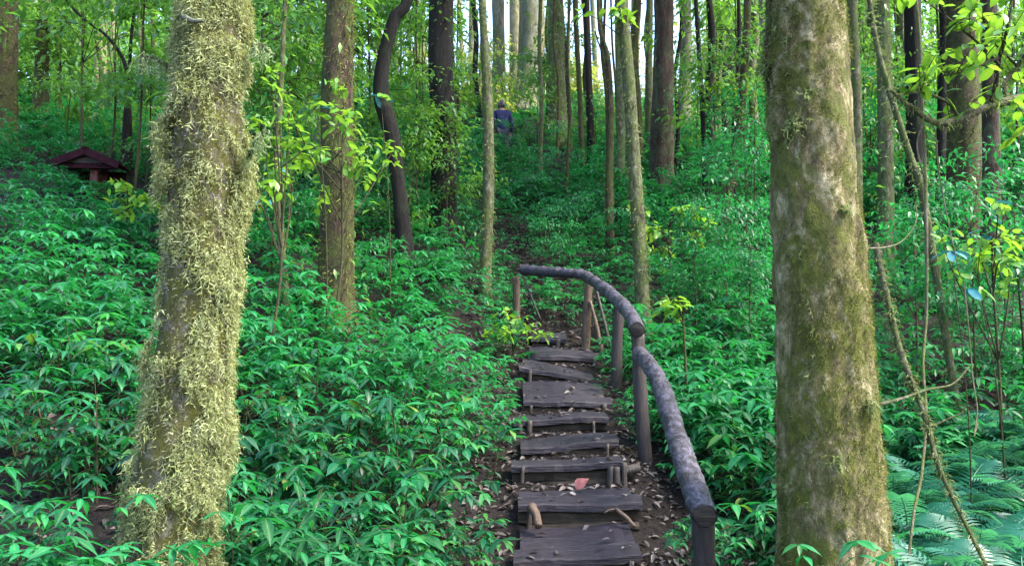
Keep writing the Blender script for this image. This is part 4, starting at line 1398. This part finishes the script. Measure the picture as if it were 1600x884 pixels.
leafy_shrub('shrub', 'bright green shrub in front of the stout mossy brown trunk', 530, 210, 9.2, (.36, .30), 16, 270, .11)
leafy_shrub('shrub', 'yellow-green shrub between shaggy trunk and the thin mossy sapling stem', 430, 220, 8.2, (.28, .32), 12, 170, .10)
for hn, px_, py_, sp_, ns_, nl_, sz_ in (('thin dark stem with few leaves', 1125, 128, (.22, .05), 5, 24, .2), ('pale green mossy trunk rising', 955, 20, (.18, .08), 5, 30, .17)):
    hroot, hpath, hrad, hY = [q_ for q_ in TREES if q_[0]['label'].startswith(hn)][0]
    zz_ = at(px_, py_+40, hY)[2]
    leafy_shrub('shrub', '', px_, py_, hY-.15, sp_, ns_, nl_, sz_, 0, hroot, hpath[np.argmin(np.abs(hpath[:, 2]-zz_))])
leafy_shrub('shrub', 'yellow-green fine-leaved bush behind the pale handrail trunk', 1040, 360, 12.5, (.36, .22), 14, 220, .11, .02)
leafy_shrub('shrub', 'green bush below the slanting stem at the right edge', 1545, 390, 8.0, (.38, .16), 12, 150, .12, .08)
leafy_shrub('shrub', 'bright low bush at the left foot of the top steps', 792, 515, 10.3, (.16, .12), 8, 90, .10, 0)
leafy_shrub('shrub', 'yellowish leafy plant standing right behind the second handrail post', 1062, 485, 8.6, (.08, .1), 5, 40, .12, .05)
leafy_shrub('shrub', 'bright leafy bush partly hiding the roofed shelter at left', 205, 318, 11.0, (.3, .1), 10, 110, .13, .03)
# sapling with the sky's blue sheen painted into its leaf colour
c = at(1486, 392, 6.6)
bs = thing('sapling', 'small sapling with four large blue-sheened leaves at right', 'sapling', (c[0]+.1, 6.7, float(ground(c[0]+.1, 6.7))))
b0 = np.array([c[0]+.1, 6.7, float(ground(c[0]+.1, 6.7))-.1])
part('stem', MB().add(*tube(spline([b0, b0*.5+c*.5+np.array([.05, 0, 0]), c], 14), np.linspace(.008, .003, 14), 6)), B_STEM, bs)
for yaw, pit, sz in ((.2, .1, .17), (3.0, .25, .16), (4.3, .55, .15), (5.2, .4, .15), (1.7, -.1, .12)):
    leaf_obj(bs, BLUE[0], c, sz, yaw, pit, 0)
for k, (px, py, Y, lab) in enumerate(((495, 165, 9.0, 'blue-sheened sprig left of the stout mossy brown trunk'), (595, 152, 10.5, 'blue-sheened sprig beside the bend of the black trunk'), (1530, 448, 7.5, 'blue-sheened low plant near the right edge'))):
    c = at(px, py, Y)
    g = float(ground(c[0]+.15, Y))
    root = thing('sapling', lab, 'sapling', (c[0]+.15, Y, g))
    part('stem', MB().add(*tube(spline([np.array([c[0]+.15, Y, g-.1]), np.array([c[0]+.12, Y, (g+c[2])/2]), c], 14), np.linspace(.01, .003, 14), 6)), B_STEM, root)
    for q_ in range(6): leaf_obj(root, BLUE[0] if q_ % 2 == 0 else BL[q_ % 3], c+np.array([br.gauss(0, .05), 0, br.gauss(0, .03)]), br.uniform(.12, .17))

# ------------------------------------------------------------------ vines on the right
def vine(name, label, pts, r0, r1, mat, moss=0, side=()):
    P = spline([at(*q_) for q_ in pts], 70)
    b_ = P[np.argmin(P[:, 2])]
    root = thing(name, label, 'vine', b_)
    part('stem', MB().add(*tube(P, np.linspace(r0, r1, 70), 9, bark_disp(len(pts)*3+pts[0][0], .2, 25, 12, .15))), mat, root)
    for k, (sp, a, e) in enumerate(side):
        Q_ = spline([at(*q_) for q_ in sp], 20)
        part('side_branch', MB().add(*tube(Q_, np.linspace(a, e, 20), 7, bark_disp(k+90, .2, 25, 12, .15))), mat, root)
    if moss:
        Pm, Nm = surf_points(P, np.linspace(r0, r1, 70), moss)
        mm = MB(); sprigs(mm, Pm, Nm, .045, .008, .7, 3, 2, .8)
        part('moss', mm, M_MOSS3, root, 'stuff')
    return root


vine('leaning_sapling', 'mossy leafless sapling slanting down to the lower right corner', [(1368, 380, 6.0), (1385, 460, 5.9), (1404, 540, 5.8), (1428, 605, 5.7), (1448, 660, 5.6), (1464, 720, 5.5), (1490, 780, 5.4), (1540, 880, 5.2), (1556, 915, 5.1)], .024, .011, B_GREEN, 700,
     [([(1372, 632, 5.5), (1410, 622, 5.6), (1450, 608, 5.7), (1488, 600, 5.8), (1515, 572, 5.9)], .011, .005), ([(1452, 668, 5.6), (1480, 655, 5.6), (1502, 645, 5.6), (1508, 634, 5.6)], .007, .004)])
vine('hanging_vine', 'long pale vine hanging straight down right of the thick right trunk', [(1428, -30, 6.3), (1437, 60, 6.3), (1441, 160, 6.3), (1446, 280, 6.3), (1448, 400, 6.2), (1447, 500, 6.2), (1442, 570, 6.1), (1447, 650, 6.0), (1440, 740, 5.8), (1428, 800, 5.6), (1416, 905, 5.4)], .013, .009, B_VINE)
vine('hanging_vine', 'thin looped vine hanging beside the long pale vine', [(1452, 178, 6.25), (1440, 200, 6.2), (1433, 225, 6.2), (1438, 255, 6.2), (1447, 285, 6.25)], .006, .005, B_VINE)
vine('hanging_vine', 'thin pale vine hanging in front of the broad mossy brown trunk', [(1452, 178, 6.4), (1462, 210, 6.4), (1466, 260, 6.4), (1480, 340, 6.4), (1500, 430, 6.4)], .006, .004, B_VINE)
vine('hanging_vine', 'thin crooked vine dangling in the dark hollow at right', [(1506, 440, 6.8), (1516, 540, 6.7), (1520, 590, 6.6), (1527, 640, 6.5), (1522, 680, 6.4), (1528, 660, 6.5)], .006, .004, B_VINE)
vine('hanging_vine', 'curved pale twig arching from the thick right trunk', [(1352, 388, 5.4), (1385, 386, 5.8), (1410, 376, 6.2), (1430, 350, 6.6), (1432, 320, 6.8)], .006, .004, B_VINE)
vine('hanging_vine', 'thin dark vine left of thick red-brown trunk', [(930, 50, 14), (944, 100, 14), (952, 160, 14), (950, 200, 14)], .012, .008, B_DARK)

# ------------------------------------------------------------------ little roofed shelter
Ys = 14.0
ap = at(146, 243, Ys)
gs = float(ground(ap[0], Ys))
sh = thing('roofed_shelter', 'low dark purple gabled roof on a red post among the bushes', 'shelter', (ap[0], Ys, gs), rz=0.12)
zr = ap[2]-gs


def box_mb(x0, x1, y0, y1, z0, z1, R=None, o=(0, 0, 0)):
    V = np.array([[x, y_, z_] for x in (x0, x1) for y_ in (y0, y1) for z_ in (z0, z1)], float)
    if R is not None: V = V @ R.T
    return MB().add(V+np.array(o), Q=[[0, 1, 3, 2], [4, 6, 7, 5], [0, 4, 5, 1], [2, 3, 7, 6], [0, 2, 6, 4], [1, 5, 7, 3]])


def loc_part(name, mb, mat, root):
    return link(name, mb.mesh(name, smooth=False), mat, root)


for s, Lr in ((-1, .50), (1, .54)):
    Rr = rot(0, s*math.radians(23))
    for k in range(4):
        y0 = -.35+k*.2
        loc_part('roof_board', box_mb(0 if s > 0 else -Lr, Lr if s > 0 else 0, y0, y0+.19, .0+.004*(k % 2), .03+.004*(k % 2), Rr, (0, 0, zr)), W_ROOF, sh)
    loc_part('barge_board', box_mb(0 if s > 0 else -Lr-.02, Lr+.02 if s > 0 else 0, -.40, -.365, -.07, .045, Rr, (0, 0, zr)), W_ROOF, sh)
loc_part('ridge_cap', box_mb(-.04, .04, -.42, .47, .022, .05, None, (0, 0, zr)), W_ROOF, sh)
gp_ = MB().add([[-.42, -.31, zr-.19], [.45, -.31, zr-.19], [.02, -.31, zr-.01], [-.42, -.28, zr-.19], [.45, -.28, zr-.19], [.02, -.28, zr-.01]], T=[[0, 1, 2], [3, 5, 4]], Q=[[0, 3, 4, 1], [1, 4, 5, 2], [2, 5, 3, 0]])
loc_part('gable_shade_sheet', gp_, W_END, sh)  # added dark sheet standing in for the shade under the roof
loc_part('post', box_mb(.03, .14, -.2, -.09, -.3, zr-.03), W_REDPOST, sh)
loc_part('post', box_mb(.02, .12, .3, .4, -.3, zr-.03), W_REDPOST, sh)
loc_part('tie_beam', box_mb(-.44, .46, -.30, -.22, zr-.27, zr-.20), W_ROOF, sh)
loc_part('back_panel', box_mb(-.36, .40, .36, .39, zr-.75, zr-.19), W_ROOF, sh)

# ------------------------------------------------------------------ person on the trail
def skin_mesh(name, verts, edges, radii, root=0, sub=2):
    me = bpy.data.meshes.new(name)
    me.from_pydata([tuple(v_) for v_ in verts], edges, [])
    o = bpy.data.objects.new(name, me)
    C.objects.link(o)
    md = o.modifiers.new('skin', 'SKIN')
    for i, r in enumerate(radii):
        me.skin_vertices[0].data[i].radius = (r, r) if np.isscalar(r) else r
        me.skin_vertices[0].data[i].use_root = (i == root)
    md.use_smooth_shade = True
    s = o.modifiers.new('sub', 'SUBSURF'); s.levels = sub; s.render_levels = sub
    bpy.context.view_layer.update()
    ev = o.evaluated_get(bpy.context.evaluated_depsgraph_get())
    m2 = bpy.data.meshes.new_from_object(ev)
    m2.name = name
    bpy.data.objects.remove(o)
    for p_ in m2.polygons: p_.use_smooth = True
    return m2


M_SKIN = plain_mat('skin', (.36, .21, .15), .5, .1)
M_JACKET = plain_mat('navy_jacket', (.002, .005, .055), .9, .3)
M_TROUS = plain_mat('dark_trousers', (.012, .014, .03), .8, .3)
M_HAIR = plain_mat('dark_hair', (.018, .012, .012), .5, .4, 60)
M_SHOE = plain_mat('dark_shoes', (.02, .018, .018), .5)
Yp = 22.0
pp = at(785, 200, Yp)
gp = float(ground(pp[0], Yp))
ztop = at(785, 156, Yp)[2]
man = thing('person', 'person in navy blue jacket seen from behind on the trail', 'person', (pp[0], Yp, gp), rz=.15)
k = 1.72
# local frame: +Y walks away from the camera
J = {'pel': (0, 0, .93), 'sp': (0, .02, 1.12), 'ch': (0, .04, 1.33), 'nk': (0, .06, 1.47), 'hd': (0, .09, 1.58), 'ht': (0, .09, 1.69),
     'sl': (-.17, .04, 1.41), 'sr': (.17, .04, 1.41), 'el': (-.25, -.02, 1.14), 'er': (.24, .03, 1.14), 'wl': (-.22, .12, .92), 'wr': (.23, .16, .95),
     'hl': (-.09, 0, .90), 'hr': (.09, 0, .90), 'kl': (-.10, .20, .56), 'kr': (.10, .03, .50), 'al': (-.10, .14, .16), 'ar': (.10, -.12, .10), 'tl': (-.11, .30, .10), 'tr': (.11, .04, .03)}
names = list(J)
ix = {n_: i for i, n_ in enumerate(names)}
E = [('pel', 'sp'), ('sp', 'ch'), ('ch', 'nk'), ('nk', 'hd'), ('hd', 'ht'), ('ch', 'sl'), ('ch', 'sr'), ('sl', 'el'), ('sr', 'er'), ('el', 'wl'), ('er', 'wr'), ('pel', 'hl'), ('pel', 'hr'), ('hl', 'kl'), ('hr', 'kr'), ('kl', 'al'), ('kr', 'ar'), ('al', 'tl'), ('ar', 'tr')]
rad_b = dict(pel=.12, sp=.11, ch=.12, nk=.052, hd=.082, ht=.07, sl=.06, sr=.06, el=.04, er=.04, wl=.027, wr=.027, hl=.085, hr=.085, kl=.055, kr=.055, al=.036, ar=.036, tl=.03, tr=.03)
verts = [J[n_] for n_ in names]; edges = [(ix[a], ix[b_]) for a, b_ in E]; rr = [rad_b[n_] for n_ in names]
# hands: palm, thumb and four fingers on each wrist
for sgn, wn in ((-1, 'wl'), (1, 'wr')):
    wx = np.array(J[wn])
    iw = ix[wn]
    pi0 = len(verts); verts.append(tuple(wx+np.array([0, .02, -.07]))); rr.append(.024); edges.append((iw, pi0))
    for f_ in range(4):
        a_ = wx+np.array([0, .05-.022*f_, -.11]); c_ = a_+np.array([-sgn*.012, .01, -.035+.004*f_]); d_ = c_+np.array([-sgn*.02, .005, -.025])
        j = len(verts); verts += [tuple(a_), tuple(c_), tuple(d_)]; rr += [.010, .009, .008]; edges += [(pi0, j), (j, j+1), (j+1, j+2)]
    a_ = wx+np.array([-sgn*.02, .055, -.05]); c_ = a_+np.array([-sgn*.012, .02, -.03])
    j = len(verts); verts += [tuple(a_), tuple(c_)]; rr += [.011, .009]; edges += [(pi0, j), (j, j+1)]
bm_ = skin_mesh('body', verts, edges, rr)
link('body', bm_, M_SKIN, man)
jn = ['pel', 'sp', 'ch', 'nk', 'sl', 'sr', 'el', 'er', 'wl', 'wr']
je = [('pel', 'sp'), ('sp', 'ch'), ('ch', 'nk'), ('ch', 'sl'), ('ch', 'sr'), ('sl', 'el'), ('sr', 'er'), ('el', 'wl'), ('er', 'wr')]
jr = dict(pel=.165, sp=.155, ch=.165, nk=.07, sl=.092, sr=.092, el=.064, er=.064, wl=.048, wr=.048)
jx = {n_: i for i, n_ in enumerate(jn)}
link('jacket', skin_mesh('jacket', [J[n_] if n_ != 'pel' else (0, 0, .86) for n_ in jn], [(jx[a], jx[b_]) for a, b_ in je], [jr[n_] for n_ in jn]), M_JACKET, man)
tn = ['pel', 'hl', 'hr', 'kl', 'kr', 'al', 'ar']
te = [('pel', 'hl'), ('pel', 'hr'), ('hl', 'kl'), ('hr', 'kr'), ('kl', 'al'), ('kr', 'ar')]
trd = dict(pel=.135, hl=.105, hr=.105, kl=.078, kr=.078, al=.06, ar=.06)
tx = {n_: i for i, n_ in enumerate(tn)}
link('trousers', skin_mesh('trousers', [J[n_] for n_ in tn], [(tx[a], tx[b_]) for a, b_ in te], [trd[n_] for n_ in tn]), M_TROUS, man)
hv = []
u_ = np.linspace(0, 2*PI, 20, endpoint=False); v_ = np.linspace(0.02, 2.1, 12)
for b_ in v_:
    for a in u_:
        r_ = .118*(1+.05*math.sin(5*a+9*b_))
        cut = 1.0 if not (math.sin(a) > .5 and b_ > 1.25) else .86
        hv.append([r_*math.sin(b_)*math.cos(a)*.92*cut, .085+r_*math.sin(b_)*math.sin(a)*1.05*cut, 1.625+r_*math.cos(b_)*1.1])
q_ = [[i*20+j, (i+1)*20+j, (i+1)*20+(j+1) % 20, i*20+(j+1) % 20] for i in range(11) for j in range(20)]
link('hair', MB().add(hv, Q=q_).mesh('hair'), M_HAIR, man)
for a_, t_ in (('al', 'tl'), ('ar', 'tr')):
    A_, T_ = np.array(J[a_]), np.array(J[t_])
    link('shoe', MB().add(*tube(spline([A_+np.array([0, -.06, -.03]), (A_+T_)/2+np.array([0, 0, -.03]), T_+np.array([0, .03, -.01])], 8), np.array([.03, .048, .052, .05, .05, .048, .042, .025]), 10)).mesh('shoe'), M_SHOE, man)
man.scale = (1.0, 1.0, 1.0)
man.location.z = ztop-1.75
